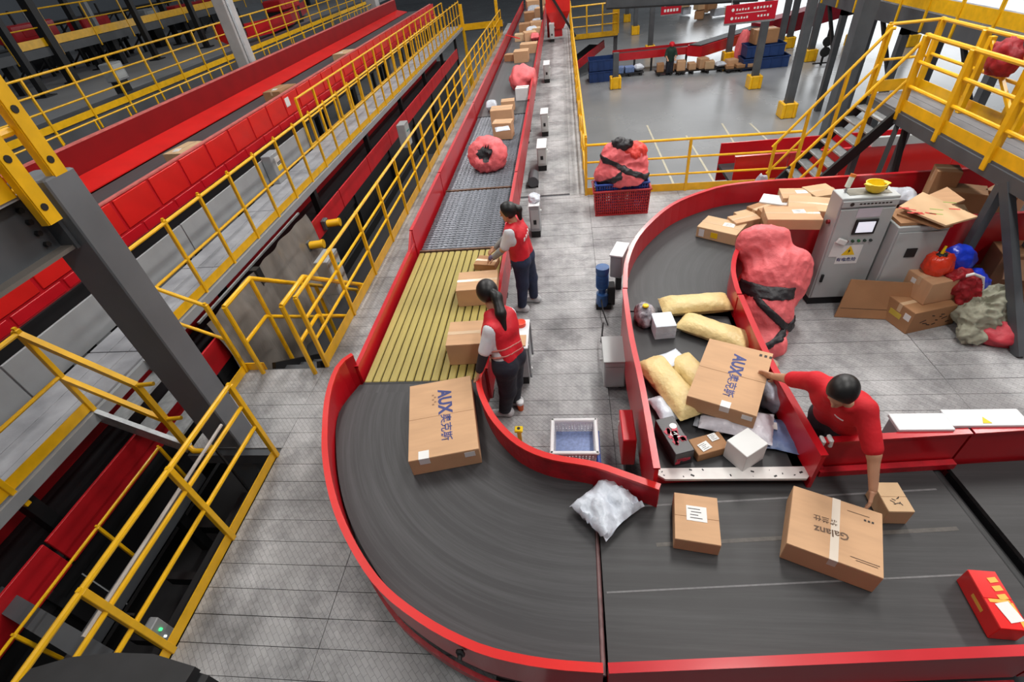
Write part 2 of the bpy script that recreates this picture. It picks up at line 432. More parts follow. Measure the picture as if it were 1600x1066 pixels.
def mailer(name, label, c, zb, size, yaw, m, seed=0, crump=.012, tilt=None, lab=None, group=None, cat='parcel', ends=.8, p=2.4):
    t = thing(name, label, cat, (c[0], c[1], zb), group); t.rotation_euler = (*(tilt or (0, 0)), yaw)
    objL('envelope', pillow(*size, seed=seed, crump=crump, ends=ends, p=p), m, t, True, 60)
    if lab:
        b = B(); u, v, lw, lh = lab; n = 5; vs = []
        for i in range(n+1):
            for j in range(n+1):
                x = u+(i/n-.5)*lw; y = v+(j/n-.5)*lh; uu, vv = x/size[0]*2, y/size[1]*2
                h = max(0, 1-abs(uu)**(p*1.6))**ends*max(0, 1-abs(vv)**p)**.6
                vs.append((x, y, size[2]/2+size[2]/2*h+crump*.9+.002))
        b.add(vs, [(i*(n+1)+j, (i+1)*(n+1)+j, (i+1)*(n+1)+j+1, i*(n+1)+j+1) for i in range(n) for j in range(n)])
        objL('shipping_label', b, PAPER, t, True)
    return t
def blob(radii, seed=0, amp=.12, freq=2.2, floor=None, pleat=None, sub=4, fine=.05):
    """cloth lump. pleat=(direction, count, amplitude): radial gathers towards a tied mouth"""
    bm = bmesh.new(); bmesh.ops.create_icosphere(bm, subdivisions=sub, radius=1)
    vs = []
    for v in bm.verts:
        d = v.co.normalized(); r = 1+amp*nz(d, freq, seed)+fine*nz(d, freq*3.5, seed+2)+fine*.5*abs(nz(d, freq*7, seed+4))
        if pleat:
            ax, cnt, pa = pleat; ax = V(ax).normalized(); c = d.dot(ax)
            e = ax.orthogonal().normalized(); f = ax.cross(e)
            th = math.atan2(d.dot(f), d.dot(e))
            k = max(0, (c+.1)/1.1)**1.2
            r *= 1+pa*k*math.cos(cnt*th+2*nz(d, 2, seed))*(.6+.4*nz(d, 3, seed+8))
            if c > .86: r *= 1-.16*min(1, (c-.86)/.06)+.05*math.cos(cnt*th)
        p = V((d.x*radii[0], d.y*radii[1], d.z*radii[2]))*r
        if floor is not None and p.z < floor:
            k = floor-p.z; p.z = floor; p.x *= 1+.10*min(1, k/radii[2]); p.y *= 1+.10*min(1, k/radii[2])
        vs.append(p)
    fs = [tuple(v.index for v in f.verts) for f in bm.faces]; bm.free()
    return vs, fs
def sack(name, label, c, zb, radii, m, seed=0, mouth=None, yaw=0, amp=.12, cat='sack', group=None, pleats=17, tilt=None, freq=2.2):
    t = thing(name, label, cat, (c[0], c[1], zb), group); t.rotation_euler = (*(tilt or (0, 0)), yaw)
    vs, fs = blob(radii, seed, amp, freq, floor=-radii[2]*.62, pleat=(mouth, pleats, .13) if mouth else None)
    vs = [v+V((0, 0, radii[2]*.62)) for v in vs]
    b = B(); b.add(vs, fs)
    if mouth:
        ax = V(mouth).normalized(); b2 = B(); body = []; dark = []
        for f in fs:
            q = sum((vs[i]-V((0, 0, radii[2]*.62)) for i in f), V((0, 0, 0)))/3
            d = V((q.x/radii[0], q.y/radii[1], q.z/radii[2])).normalized()
            (dark if d.dot(ax) > .905 else body).append(f)
        def sub(fl):
            ids = sorted({i for f in fl for i in f}); mp = {i: k for k, i in enumerate(ids)}
            bb = B(); bb.add([vs[i] for i in ids], [tuple(mp[i] for i in f) for f in fl]); return bb
        objL('sack_body', sub(body), m, t, True, 80); objL('gathered_mouth', sub(dark), SACKB, t, True, 80)
    else:
        objL('sack_body', b, m, t, True, 80)
    return t
# ------------------------------------------------------------------ smooth bodies (distance fields + surface nets)
def surfnet(prims, k, cell, pad=.04, clips=(), inflate=0.0):
    lo = np.full(3, 1e9); hi = -lo
    for pr in prims:
        if pr[0] == 'c':
            a, b_, r = np.array(pr[1]), np.array(pr[2]), max(pr[3], pr[4]); lo = np.minimum(lo, np.minimum(a, b_)-r); hi = np.maximum(hi, np.maximum(a, b_)+r)
        else:
            a, r = np.array(pr[1]), max(pr[2]); lo = np.minimum(lo, a-r); hi = np.maximum(hi, a+r)
    lo -= pad+inflate; hi += pad+inflate
    n = np.ceil((hi-lo)/cell).astype(int)+1
    X, Y, Z = np.meshgrid(*[(lo[i]+np.arange(n[i])*cell).astype(np.float32) for i in range(3)], indexing='ij')
    D = None
    for pr in prims:
        if pr[0] == 'c':
            a, b_ = np.array(pr[1], float), np.array(pr[2], float); ba = b_-a; L2 = max(float(ba @ ba), 1e-9)
            h = np.clip(((X-a[0])*ba[0]+(Y-a[1])*ba[1]+(Z-a[2])*ba[2])/L2, 0, 1)
            d = np.sqrt((X-a[0]-h*ba[0])**2+(Y-a[1]-h*ba[1])**2+(Z-a[2]-h*ba[2])**2)-(pr[3]+(pr[4]-pr[3])*h)
        else:
            c, r = np.array(pr[1], float), pr[2]; M = pr[3] if len(pr) > 3 else np.eye(3)
            q = [(X-c[0])*M[i][0]+(Y-c[1])*M[i][1]+(Z-c[2])*M[i][2] for i in range(3)]
            k0 = np.sqrt(sum((q[i]/r[i])**2 for i in range(3))); k1 = np.sqrt(sum((q[i]/r[i]**2)**2 for i in range(3)))
            d = k0*(k0-1)/np.maximum(k1, 1e-6)
        if D is None: D = d
        else:
            hh = np.maximum(k-np.abs(D-d), 0)/k; D = np.minimum(D, d)-hh*hh*k*.25
    D = D-inflate
    for (pt, nr) in clips:
        D = np.maximum(D, (X-pt[0])*nr[0]+(Y-pt[1])*nr[1]+(Z-pt[2])*nr[2])
    ins = D < 0; s = [slice(0, -1), slice(1, None)]
    cnt = np.zeros(np.array(D.shape)-1, int)
    corners = [(i, j, l) for i in (0, 1) for j in (0, 1) for l in (0, 1)]
    for c in corners: cnt += ins[s[c[0]], s[c[1]], s[c[2]]]
    act = (cnt > 0) & (cnt < 8); idx = np.full(act.shape, -1); ii = np.argwhere(act); idx[act] = np.arange(len(ii))
    acc = np.zeros((len(ii), 3)); num = np.zeros(len(ii))
    cv = {c: D[ii[:, 0]+c[0], ii[:, 1]+c[1], ii[:, 2]+c[2]] for c in corners}
    for a in corners:
        for ax in range(3):
            if a[ax] == 0:
                b_ = list(a); b_[ax] = 1; b_ = tuple(b_); va, vb = cv[a], cv[b_]; m = (va < 0) != (vb < 0)
                t = np.where(m, va/np.where(m, va-vb, 1), 0); p = np.tile(np.array(a, float), (len(ii), 1)); p[:, ax] += t
                acc[m] += p[m]; num[m] += 1
    vs = lo+(ii+acc/num[:, None])*cell
    fs = []
    for ax in range(3):
        u, v = (ax+1) % 3, (ax+2) % 3
        sl0 = [slice(None)]*3; sl1 = [slice(None)]*3; sl0[ax] = slice(0, -1); sl1[ax] = slice(1, None)
        a, b_ = ins[tuple(sl0)], ins[tuple(sl1)]; e = np.argwhere(a != b_)
        e = e[(e[:, u] > 0) & (e[:, v] > 0) & (e[:, u] < D.shape[u]-1) & (e[:, v] < D.shape[v]-1)]
        if not len(e): continue
        def cell_(du, dv):
            q = e.copy(); q[:, u] -= du; q[:, v] -= dv; return idx[q[:, 0], q[:, 1], q[:, 2]]
        q = np.stack([cell_(1, 1), cell_(0, 1), cell_(0, 0), cell_(1, 0)], 1)
        inside_first = a[e[:, 0], e[:, 1], e[:, 2]]
        q = np.where(inside_first[:, None], q, q[:, ::-1]); fs.append(q)
    fs = np.concatenate(fs); fs = fs[(fs >= 0).all(1)]
    return vs, fs
def nets(name, prims, m, parent, k=.03, cell=.012, clips=(), inflate=0.0, extra=()):
    vs, fs = surfnet(prims, k, cell, clips=clips, inflate=inflate)
    vs = [tuple(v) for v in vs]; fs = [tuple(int(i) for i in f) for f in fs]
    for (pr2, k2, cell2) in extra:
        v2, f2 = surfnet(pr2, k2, cell2); n = len(vs)
        vs += [tuple(v) for v in v2]; fs += [tuple(int(i)+n for i in f) for f in f2]
    b = B(); b.add(vs, fs)
    return obj(name, b, m, parent, True, 75)
def cloth(name, prims, m, parent, k=.10, cell=.018, inflate=0, clips=(), seed=0, amp=.03, freq=4.0):
    """soft heap with creases: merged lumps pushed in and out along ridged folds"""
    vs, fs = surfnet(prims, k, cell, clips=clips, inflate=inflate)
    nv = np.zeros_like(vs); fn = np.cross(vs[fs[:, 2]]-vs[fs[:, 0]], vs[fs[:, 3]]-vs[fs[:, 1]])
    for c in range(4): np.add.at(nv, fs[:, c], fn)
    nv /= np.maximum(np.linalg.norm(nv, axis=1, keepdims=True), 1e-9); out = []
    for v, n in zip(vs, nv):
        p = V(v); w1 = nz(p, freq*.6, seed); r = 1-abs(nz((p.x+.25*w1, p.y+.2*w1, p.z*.55+.2*w1), freq, seed+3))*2.2
        r2 = 1-abs(nz(p, freq*2.4, seed+6))*2; r3 = 1-abs(nz(p, freq*5, seed+9))*2
        q = p+V(n)*(amp*(.9*r+.38*r2+.12*r3-.7))
        if clips and clips[-1][1][2] == -1: q.z = max(q.z, clips[-1][0][2])
        out.append(tuple(q))
    b = B(); b.add(out, [tuple(int(i) for i in f) for f in fs]); return obj(name, b, m, parent, True, 80)
def nrm(v): v = np.array(v, float); return v/np.linalg.norm(v)
def hand(wr, d, n, side, curl=.5, size=1.0):
    """palm, four unequal bent fingers, thumb from the side of the palm. d=pointing dir, n=palm normal (grip side)"""
    d = nrm(d); n = nrm(np.array(n)-d*np.dot(n, d)); t = np.cross(n, d)*side; wr = np.array(wr, float); s = size
    pr = [('c', wr-d*.02, wr+d*.02*s, .024*s, .024*s)]
    for k in (-.026, -.009, .009, .026):
        pr.append(('c', wr+d*.02*s+t*k*.7*s, wr+d*.082*s+t*k*s, .013*s, .012*s))
    for k, L in ((-.029, .062), (-.0095, .075), (.0105, .07), (.0295, .055)):
        p = wr+d*.086*s+t*k*s; a = .25*curl; dd = d*math.cos(a)+n*math.sin(a)+t*k*1.2
        for q, (fr, r) in enumerate(((.45, .0092), (.32, .0083), (.23, .0074))):
            e = p+nrm(dd)*L*fr*s; pr.append(('c', p, e, r*s, (r-.0006)*s)); p = e; a += .75*curl
            dd = d*math.cos(a)+n*math.sin(a)
    p = wr+d*.028*s-t*.026*s; e = p+nrm(d*.6-t*.75+n*.25*curl)*.042*s; pr.append(('c', p, e, .013*s, .0105*s))
    e2 = e+nrm(d*.9-t*.25+n*.5*curl)*.03*s; pr.append(('c', e, e2, .0105*s, .0085*s))
    return pr
def head_prims(c, f, up, s=1.0):
    """c head centre, f facing, up crown direction"""
    f = nrm(f); up = nrm(np.array(up)-f*np.dot(up, f)); sd = np.cross(f, up); M = np.stack([sd, f, up]); c = np.array(c)
    pr = [('e', c+up*.025*s, (.076*s, .095*s, .092*s), M), ('e', c+f*.028*s-up*.04*s, (.058*s, .062*s, .075*s), M),
          ('c', c+f*.094*s+up*.005*s, c+f*.112*s-up*.022*s, .009*s, .013*s),             # nose
          ('e', c+f*.086*s-up*.055*s, (.024*s, .012*s, .010*s), M),                        # lips
          ('e', c+f*.075*s-up*.095*s, (.022*s, .02*s, .018*s), M),                         # chin
          ('e', c+f*.088*s+up*.03*s, (.05*s, .012*s, .010*s), M)]                          # brow
    for q in (-1, 1):
        pr.append(('e', c+sd*q*.077*s-f*.005*s-up*.005*s, (.010*s, .018*s, .030*s), M))
    return pr, (c, f, up, sd)
SKIN = mat('skin', (196, 146, 116), .5, var=.06, scale=8)
HAIR = mat('black_hair', (20, 18, 18), .45, var=.3, scale=30, stretch=(1, 1, .2))
TEE = mat('red_tee_cloth', (206, 20, 34), .75, var=.08, scale=7, bump=.5, bscale=9)
VEST = mat('red_vest_cloth', (206, 26, 42), .6, var=.10, scale=7, bump=.6, bscale=11)
SLEEVE = mat('white_shirt_cloth', (224, 226, 232), .7, var=.05, scale=7, bump=.5, bscale=10)
DENIM = mat('dark_blue_denim', (38, 48, 74), .8, var=.25, scale=6, bump=.5, bscale=14)
NAVY = mat('navy_trouser_cloth', (30, 34, 46), .8, var=.2, scale=6, bump=.5, bscale=12)
SHOE = mat('pale_grey_shoe', (186, 188, 190), .6, var=.12, scale=20)
GLOVE = mat('purple_grey_glove', (98, 84, 112), .7, var=.3, scale=20)
EYEM = mat('dark_eye', (28, 20, 18), .15)
GREYCL = mat('dark_sleeve_cloth', (44, 42, 48), .8, var=.2)
GLOVE_G = mat('grey_sleeve_cloth', (150, 150, 148), .8, var=.2)
def person(label, J, face, up, trousers, top, upper='tee', female=True, hands=None, shoe=SHOE, pony=None, sleeve_m=None, footdir=None, group=None, capm=None, bun=None, hairvol=.008, loose=.014, hairfront=.045):
    A = {k: np.array(v, float) for k, v in J.items()}
    base = (A['lf']+A['rf'])/2
    t = thing('person', label, 'person', (base[0], base[1], 0), group)
    lat = nrm(A['rs']-A['ls']); hl = nrm(A['rh']-A['lh']) if 'rh' in A else lat
    sh = .105 if female else .115
    tor = []
    for s in (-1, 1):
        tor += [('c', A['pelvis']+hl*s*.075, A['waist']+lat*s*.055, .105*(1.02 if female else .98), .092 if female else .1),
                ('c', A['waist']+lat*s*.055, A['chest']+lat*s*.075, .092 if female else .1, sh),
                ('c', A['chest']+lat*s*.075, A['neck']+lat*s*.05-np.array([0, 0, .05]), sh, .06)]
    tor += [('c', A['ls'], A['rs'], .055, .055)]
    if female: tor += [('e', A['chest']+nrm(np.cross(np.array([0, 0, 1.]), lat))*0, (.13, .13, .1))]
    def limb(a, b, r1, r2): return ('c', A[a], A[b], r1, r2)
    arms = [limb('ls', 'le', .052, .041), limb('le', 'lw', .042, .028), limb('rs', 're', .052, .041), limb('re', 'rw', .042, .028)]
    legs = []
    for q in 'lr':
        hip = A['pelvis']+hl*(-.085 if q == 'l' else .085)
        legs += [('c', hip, A[q+'k'], .092, .062), ('c', A[q+'k'], A[q+'f']+np.array([0, 0, .06]), .060, .040)]
    fd = nrm(footdir) if footdir is not None else nrm(face)*np.array([1, 1, 0])
    fd = nrm(np.array([fd[0], fd[1], 0]))
    feet = {q: [('c', A[q+'f']+np.array([0, 0, .045])-fd*.05, A[q+'f']+np.array([0, 0, .035])+fd*.13, .042, .034)] for q in 'lr'}
    hp, (c, f, u, sd) = head_prims(A['head'], face, up, 1.0)
    neck = [('c', A['neck'], A['head']-u*.05-f*.01, .052, .05)]
    ext = [(hp+[('c', A['head']-u*.12-f*.015, A['head']-u*.03-f*.01, .05, .05)], .022, .008)]
    for q, side in (('l', 1), ('r', -1)):
        if hands and q in hands:
            d, n, cu = hands[q]; ext.append((hand(A[q+'w'], d, n, side, cu), .008, .004))
    nets('body', tor+arms+legs+feet['l']+feet['r']+neck, SKIN, t, extra=ext)
    for q in (-1, 1):
        b = B(); b.lathe((0, 0, 0), [(.001, -.008), (.007, -.004), (.0085, 0), (.007, .004), (.001, .008)], 10)
        p = c+f*.086+sd*q*.031+u*.012; b.v = [tuple(V(x)+V(p)) for x in b.v]; obj('eye', b, EYEM, t, True)
    # hair
    M = np.stack([sd, f, u])
    hn = [('e', A['head']+u*.03-f*.006, (.082, .1, .096), M)]
    nets('hair', hn, HAIR, t, k=.02, cell=.009, inflate=hairvol,
         clips=[(A['head']+f*hairfront+u*.05, nrm(f*.9-u*.45)), (A['head']-u*(.06+hairvol), nrm(-u-f*.35))])
    if bun is not None:
        nets('hair_bun', [('e', A['head']+nrm(bun)*.10, (.045, .045, .045))], HAIR, t, cell=.01)
    if pony:
        pr = [('c', np.array(a), np.array(b_), r1, r2) for a, b_, r1, r2 in pony]; nets('ponytail', pr, HAIR, t, k=.03, cell=.011)
    if capm: nets('cap', [('e', A['head']+u*.045, (.09, .105, .085), M), ('c', A['head']+u*.06+f*.1, A['head']+u*.055+f*.15, .05, .04)], capm, t, k=.02, cell=.012, clips=[(A['head']+u*.04, -u)])
    # trousers, shoes
    up3 = np.array([0, 0, 1.]); spine = nrm(A['waist']-A['pelvis'])
    nets('trousers', legs+[p for p in tor[:1]+tor[3:4]], trousers, t, k=.04, inflate=loose,
         clips=[(A['pelvis']+spine*.10, spine), (np.minimum(A['lf'], A['rf'])+np.array([0, 0, .085]), -up3)])
    for q in 'lr': nets('shoe', feet[q]+[('c', A[q+'f']+np.array([0, 0, .05])-fd*.045, A[q+'f']+np.array([0, 0, .085])-fd*.03, .043, .04)], shoe, t, cell=.011, inflate=.008, clips=[(A[q+'f']+np.array([0, 0, .004]), -up3)])
    # upper clothes
    low = (A['pelvis']+spine*.01, -spine); nk = nrm(A['head']-A['neck'])
    slv = []
    for q in 'lr':
        e = A[q+'s']+(A[q+'e']-A[q+'s'])*.86; slv.append(('c', A[q+'s'], e, .062, .052))
    if upper == 'tee':
        nets('t_shirt', tor+slv, top, t, k=.035, inflate=.013, clips=[low, (A['neck']+nk*.015, nk)])
    else:
        nets('shirt', tor+slv, sleeve_m or SLEEVE, t, k=.035, inflate=.012, clips=[low, (A['neck']+nk*.012, nk)])
        nets('vest', tor, top, t, k=.035, inflate=.028, clips=[(A['pelvis']+spine*.06, -spine), (A['neck']+nk*.02, nk),
             (A['ls']-lat*.035, -lat), (A['rs']+lat*.035, lat)])
    return t
# ================================================================== SETTING
b = B(); b.box((5, 38, -2.65), (110, 110, .1)); ground = struct('floor', b, CONC)
DGROUND = mat('dim_concrete', (142, 144, 147), .5, var=.15, scale=.5)
# steel mezzanine deck: dark carrier slab with checker-plate planks laid on it
b = B()
b.prism([(-3.25, -1.0), (-3.25, 3.05), (-4.36, 3.05), (-4.36, 4.45), (-3.25, 4.45), (-3.25, 34), (.36, 34), (.36, 9.28), (7.9, 9.28), (7.9, -1)], -.16, -.016)
deck = struct('floor', b, DARKST)
def planks():
    p = .2145; rng = random.Random(3)
    def row(x0, x1, y0, y1):
        bb = B(); z = rng.uniform(-.0025, .0015); g = .005
        bb.box(((x0+x1)/2, (y0+y1)/2, -.009+z), (x1-x0-g, y1-y0-g, .018)); obj('plank', bb, PLATE, deck)
    y = .35
    while y < 9.2:
        y1 = min(y+p, 9.27)
        xr = -.3 if y < 1.3 else (-1.2 if y < 2.2 else -2.05)
        if y < 3.1: segs = [(-3.25, -2.05)]
        elif y < 4.4: segs = [(-4.36, -3.25), (-3.25, -2.05)]
        else: segs = [(-3.25, -2.05)]
        if xr > -2.05: segs.append((-2.05, xr))
        segs += [(-1.2, .38)] if y > 2.2 else []
        if y > 2.2: segs += [(.38, 2.05), (2.05, 3.9), (3.9, 5.9)] if y > 2.2 else []
        for a, c in segs: row(a, c, y, y1)
        y += p
    while y < 17:
        row(-1.0, .02, y, y+p); y += p
    # far planks: joined into one part
    bb = B(); y0 = y
    while y < 34: bb.box((-.49, y+p/2, -.009), (1.02, p-.006, .018)); y += p
    bb.box((.19, 9.28+(34-9.28)/2, -.009), (.34, 34-9.28, .018))
    bb.box((6.9, 4.5, -.009), (2.0, 9.5, .018))
    bb.box((-2.65, 9.27+12.3, -.009), (1.2, 24.6, .018))
    o = obj('plank', bb, PLATE, deck); o['kind'] = 'stuff'
planks()
# thin pale lines on the concrete below
for i, (a, c) in enumerate((((1011, 196), (1056, 296)), ((1072, 212), (1120, 292)), ((1128, 193), (1152, 232)), ((1172, 193), (1206, 226)))):
    q0, q1 = P(*a, -2.6), P(*c, -2.6); bb = B(); bb.bar(q0+V((0, 0, .004)), q1+V((0, 0, .004)), .07, .006)
    struct('trim_%d' % (i+1), bb, mat('pale_floor_line', (186, 180, 160), .5) if i == 0 else bpy.data.materials['pale_floor_line'])
# raised concrete floor far left, behind the red feeder conveyor
b = B(); b.box((-29, 30, 1.5), (34, 60, .12)); struct('floor', b, DGROUND)
# hall walls far outside the picture keep the light in
HALL = mat('hall_wall_panel', (150, 154, 160), .7, var=.05, scale=.3)
for nme, c, s in (('wall_left', (-46, 30, 4), (.3, 100, 14)), ('wall_back', (5, 88, 4), (104, .3, 14)), ('wall_right', (58, 30, 4), (.3, 100, 14))):
    b = B(); b.box(c, s); struct(nme, b, HALL)

# ================================================================== LONG CONVEYOR (along Y) and its bend
ZB = .60                           # top of belt
XL, XR = -2.24, -.96               # clear width
def legs(parent, pts, z0, z1, m=BLACK, s=.06):
    for x, y in pts:
        bb = B(); bb.bar((x, y, z0), (x, y, z1), s, s, up=(0, 1, 0)); bb.box((x, y, z0+.006), (.14, .12, .012)); obj('leg', bb, m, parent)
def rim_wall(parent, path, z0, z1, t, m=RED, rim=.05, name='side_wall'):
    bb = B(); bb.wall(path, z0, z1, t); o = obj(name, bb, m, parent)
    bb = B()
    zz = z1 if not isinstance(z1, (list, tuple)) else z1
    if isinstance(zz, (list, tuple)): bb.wall(path, [z-.012 for z in zz], [z+.008 for z in zz], rim)
    else: bb.wall(path, zz-.012, zz+.008, rim)
    obj('wall_rim', bb, RED, o); return o
# --- far belt section
t = thing('belt_conveyor', 'long red-walled belt conveyor carrying parcels into the distance', 'conveyor', (-1.6, 23, 0))
b = B(); b.box(((XL+XR)/2, 23.75, ZB-.02), (XR-XL, 21.5, .04)); obj('belt', b, BELT_Y, t)
b = B(); b.box(((XL+XR)/2, 23.75, .42), (XR-XL-.1, 21.5, .26)); obj('bed', b, DARKST, t)
nseg = 6
for k in range(nseg):
    y0, y1 = 13+k*21.5/nseg, 13+(k+1)*21.5/nseg
    rim_wall(t, [(XL-.05, y0+.01), (XL-.05, y1-.01)], .3, .95, .03)
    rim_wall(t, [(XR+.05, y0+.01), (XR+.05, y1-.01)], .3, .9, .03, RED2)
legs(t, [(x, y) for x in (XL+.1, XR-.05) for y in (13.5, 16.5, 19.5, 22.5, 25.5, 28.5, 31.5)], 0, .3)
# --- roller sections
def roller_section(label, y0, y1, pitch, loc):
    t = thing('roller_conveyor', label, 'conveyor', loc)
    b = B(); b.tube((XL+.01, 0, 0), (XR-.01, 0, 0), pitch*.36, 8)
    x = XL+.05
    while x < XR-.03:
        b.tube((x-.022, 0, 0), (x+.022, 0, 0), pitch*.47, 8); x += .075
    me = mkmesh('roller', b.v, b.f, ROLL, None, True, 50)
    n = int((y1-y0)/pitch)
    for k in range(n):
        o = bpy.data.objects.new('roller', me); COL.objects.link(o); o.parent = t
        o.location = V((0, y0+(k+.5)*(y1-y0)/n, ZB-pitch*.47))-wloc(t)
    b = B(); b.box(((XL+XR)/2, (y0+y1)/2, .40), (XR-XL, y1-y0-.02, .2)); obj('bed', b, BLACK, t)
    b = B(); b.box(((XL+XR)/2, y0+.02, ZB-.05), (XR-XL, .035, .10)); obj('cross_bar', b, mat('rusty_bar', (112, 84, 66), .6, var=.3, scale=20), t)
    for xx, z1, m in ((XL-.05, .95, RED), (XR+.05, .86, RED2)):
        rim_wall(t, [(xx, y0+.01), (xx, y1-.01)], .3, z1, .03, m)
    legs(t, [(x, y) for x in (XL+.1, XR-.05) for y in (y0+.4, y1-.4)], 0, .3)
    return t
roller_section('grey roller conveyor bed right behind the yellow slatted belt', 6.28, 8.44, .072, (-1.6, 7.3, 0))
roller_section('farther grey roller bed, between the pink sack and the grey belt', 8.46, 12.98, .1, (-1.6, 10.7, 0))
# --- yellow strip belt
t = thing('strip_belt_conveyor', 'yellow strip belt conveyor with black gaps in front of the two women', 'conveyor', (-1.6, 4.85, 0))
n = 14; wd = (XR-XL)/n
b = B(); b.box((0, 0, 0), (wd*.85, 2.70, .03), None, .008); me = mkmesh('belt_strip', b.v, b.f, YSTRIP, None)
for k in range(n): shared('belt_strip', me, (XL+(k+.5)*wd, 4.89, ZB-.015), t)
b = B(); b.box(((XL+XR)/2, 4.88, .47), (XR-XL, 2.76, .2)); obj('bed', b, BLACK, t)
b = B(); b.tube((XL, 3.53, ZB-.055), (XR, 3.53, ZB-.055), .05, 12); obj('end_roller', b, BLACK, t, True)
rim_wall(t, [(XL-.06, 3.62), (XL-.06, 6.25)], .3, .75, .03)
b = B(); b.add([(XL-.075, 6.0, .75), (XL-.045, 6.0, .75), (XL-.045, 6.3, .95), (XL-.075, 6.3, .95), (XL-.075, 6.3, .7), (XL-.045, 6.3, .7)], [(0, 1, 2, 3), (0, 3, 4), (1, 5, 2), (0, 4, 5, 1), (3, 2, 5, 4)]); obj('wall_gusset', b, RED, t)
rim_wall(t, [(XR+.05, 3.6), (XR+.05, 6.25)], .25, .69, .03, RED2)
legs(t, [(x, y) for x in (XL+.1, XR-.05) for y in (3.9, 5.9)], 0, .3)
# --- curved belt
outer = resample([(-2.31, 3.66), (-2.415, 3.5), (-2.39, 3.1), (-2.24, 2.6), (-2.02, 2.15), (-1.75, 1.76), (-1.39, 1.39), (-1.03, 1.17), (-.68, 1.03), (-.42, .975), (-.16, .95), (.11, .945)], 40)
inner = resample([(-.93, 3.62), (-.95, 3.45), (-.9, 3.2), (-.77, 2.88), (-.6, 2.64), (-.42, 2.48), (-.2, 2.38), (.13, 2.31), (.35, 2.22), (.60, 2.11)], 30)
inb = resample([(-.955, 3.5), (-.9, 3.2), (-.77, 2.88), (-.6, 2.64), (-.42, 2.48), (-.2, 2.38), (.12, 2.30)], 40)
outb = [V((p.x, p.y)) for p in resample([(-2.27, 3.5), (-2.36, 3.1), (-2.21, 2.62), (-1.99, 2.17), (-1.72, 1.79), (-1.36, 1.42), (-1.0, 1.2), (-.65, 1.06), (-.4, 1.0), (-.15, .98), (.10, .975)], 40)]
t = thing('curved_belt_conveyor', 'large dark curved belt conveyor with red outer guard bending round to the right', 'conveyor', (-1.2, 2.3, 0))
b = B(); b.slab(outb, inb, ZB-.035, ZB); obj('belt', b, BELT_R, t)
b = B(); b.slab([o.lerp(i, .04) for o, i in zip(outb, inb)], [i.lerp(o, .04) for o, i in zip(outb, inb)], .22, ZB-.05); obj('bed', b, BLACK, t)
zt = [.80+(.09*max(0, 1-i/9)) for i in range(40)]
b = B(); b.wall(outer, .42, zt, .03); gw = obj('outer_guard', b, RED, t)
b = B(); b.wall(outer, [z-.012 for z in zt], [z+.01 for z in zt], .052); obj('guard_rim', b, REDB, gw)
b = B(); b.wall(outer, .30, .40, .05, off=.03); obj('frame_rail', b, BLACK, t)
b = B(); b.wall(outer, .14, .24, .03, off=-.02); obj('frame_rail', b, RED2, t)
zi = [.69+(.85-.69)*min(1, i/8) for i in range(30)]
b = B(); b.wall(inner, .25, zi, .03); iw = obj('inner_guard', b, RED2, t)
b = B(); b.wall(inner, [z-.012 for z in zi], [z+.01 for z in zi], .055); obj('guard_rim', b, REDB, iw)
legs(t, [(outer[i].x+.08, outer[i].y+.1) for i in (4, 11, 18, 25, 32, 38)]+[(inner[i].x-.1, inner[i].y-.1) for i in (3, 10, 17)], 0, .3)
b = B(); q = outer[31]; b.box((q.x-.02, q.y-.035, .7), (.05, .03, .07), None, .008); b.tube((q.x-.02, q.y-.05, .7), (q.x-.02, q.y-.075, .7), .016, 10); obj('edge_sensor', b, BLACK, t)
b = B(); b.tube((.115, .97, ZB-.03), (.125, 1.72, ZB-.03), .02, 10); b.tube((.125, 1.72, ZB-.03), (.13, 2.28, ZB-.03), .02, 10); obj('nip_roller', b, mat('rusty_roller', (104, 74, 74), .45, var=.3, scale=20), t, True)
# --- lower belt to the right
def lower_belt(name, label, x0, x1s, nearL, nearR, farL, farR):
    t = thing(name, label, 'conveyor', ((nearL[0]+nearR[0])/2, 1.6, 0))
    b = B(); b.prism([nearL, nearR, farR, farL], ZB-.035, ZB); obj('belt', b, BELT_X, t)
    b = B(); b.prism([lerp(V(nearL), V(farL), .03), lerp(V(nearR), V(farR), .03), lerp(V(farR), V(nearR), .03), lerp(V(farL), V(nearL), .03)], .25, ZB-.05); obj('bed', b, BLACK, t)
    return t
s2a, s2b = P(1470, 742, ZB), P(1600, 905, ZB)
nr = lambda x: .975+.083*(x-.13)
fr = lambda x: 2.29+.075*(x-.13)
xe = s2b.x+(s2a.x-s2b.x)*((nr(2.5)-s2b.y)/(s2a.y-s2b.y))
t = lower_belt('wide_belt_conveyor', 'dark flat belt conveyor at the bottom holding the two loose boxes', .15, None, (.15, nr(.15)), (xe-.05, nr(xe)), (.15, fr(.15)), (s2a.x-.04, fr(s2a.x)))
LINE = mat('pale_scuff_line', (104, 103, 104), .5, var=.2, scale=30); LINE2 = mat('brown_scuff_line', (80, 75, 70), .5, var=.2, scale=30)
for k, (f0, x0, x1, wl) in enumerate(((.36, .17, 2.6, .012), (.60, .55, 2.62, .03), (.84, .3, 2.65, .014))):
    b = B(); y_ = lambda x: nr(x)+(fr(x)-nr(x))*f0
    b.bar((x0, y_(x0), ZB+.0006), (x1, y_(x1), ZB+.0006), wl, .0012); obj('scuff_line', b, LINE2 if k == 1 else LINE, t)
def zwall(par, x0, x1, f, z0, z1, m, name, off): 
    return rim_wall(par, [(x0, f(x0)+off), ((x0+x1)/2, f((x0+x1)/2)+off), (x1, f(x1)+off)], z0, z1, .03, m, .055, name)
zwall(t, .14, 2.55, nr, .38, .80, RED, 'near_guard', -.03)
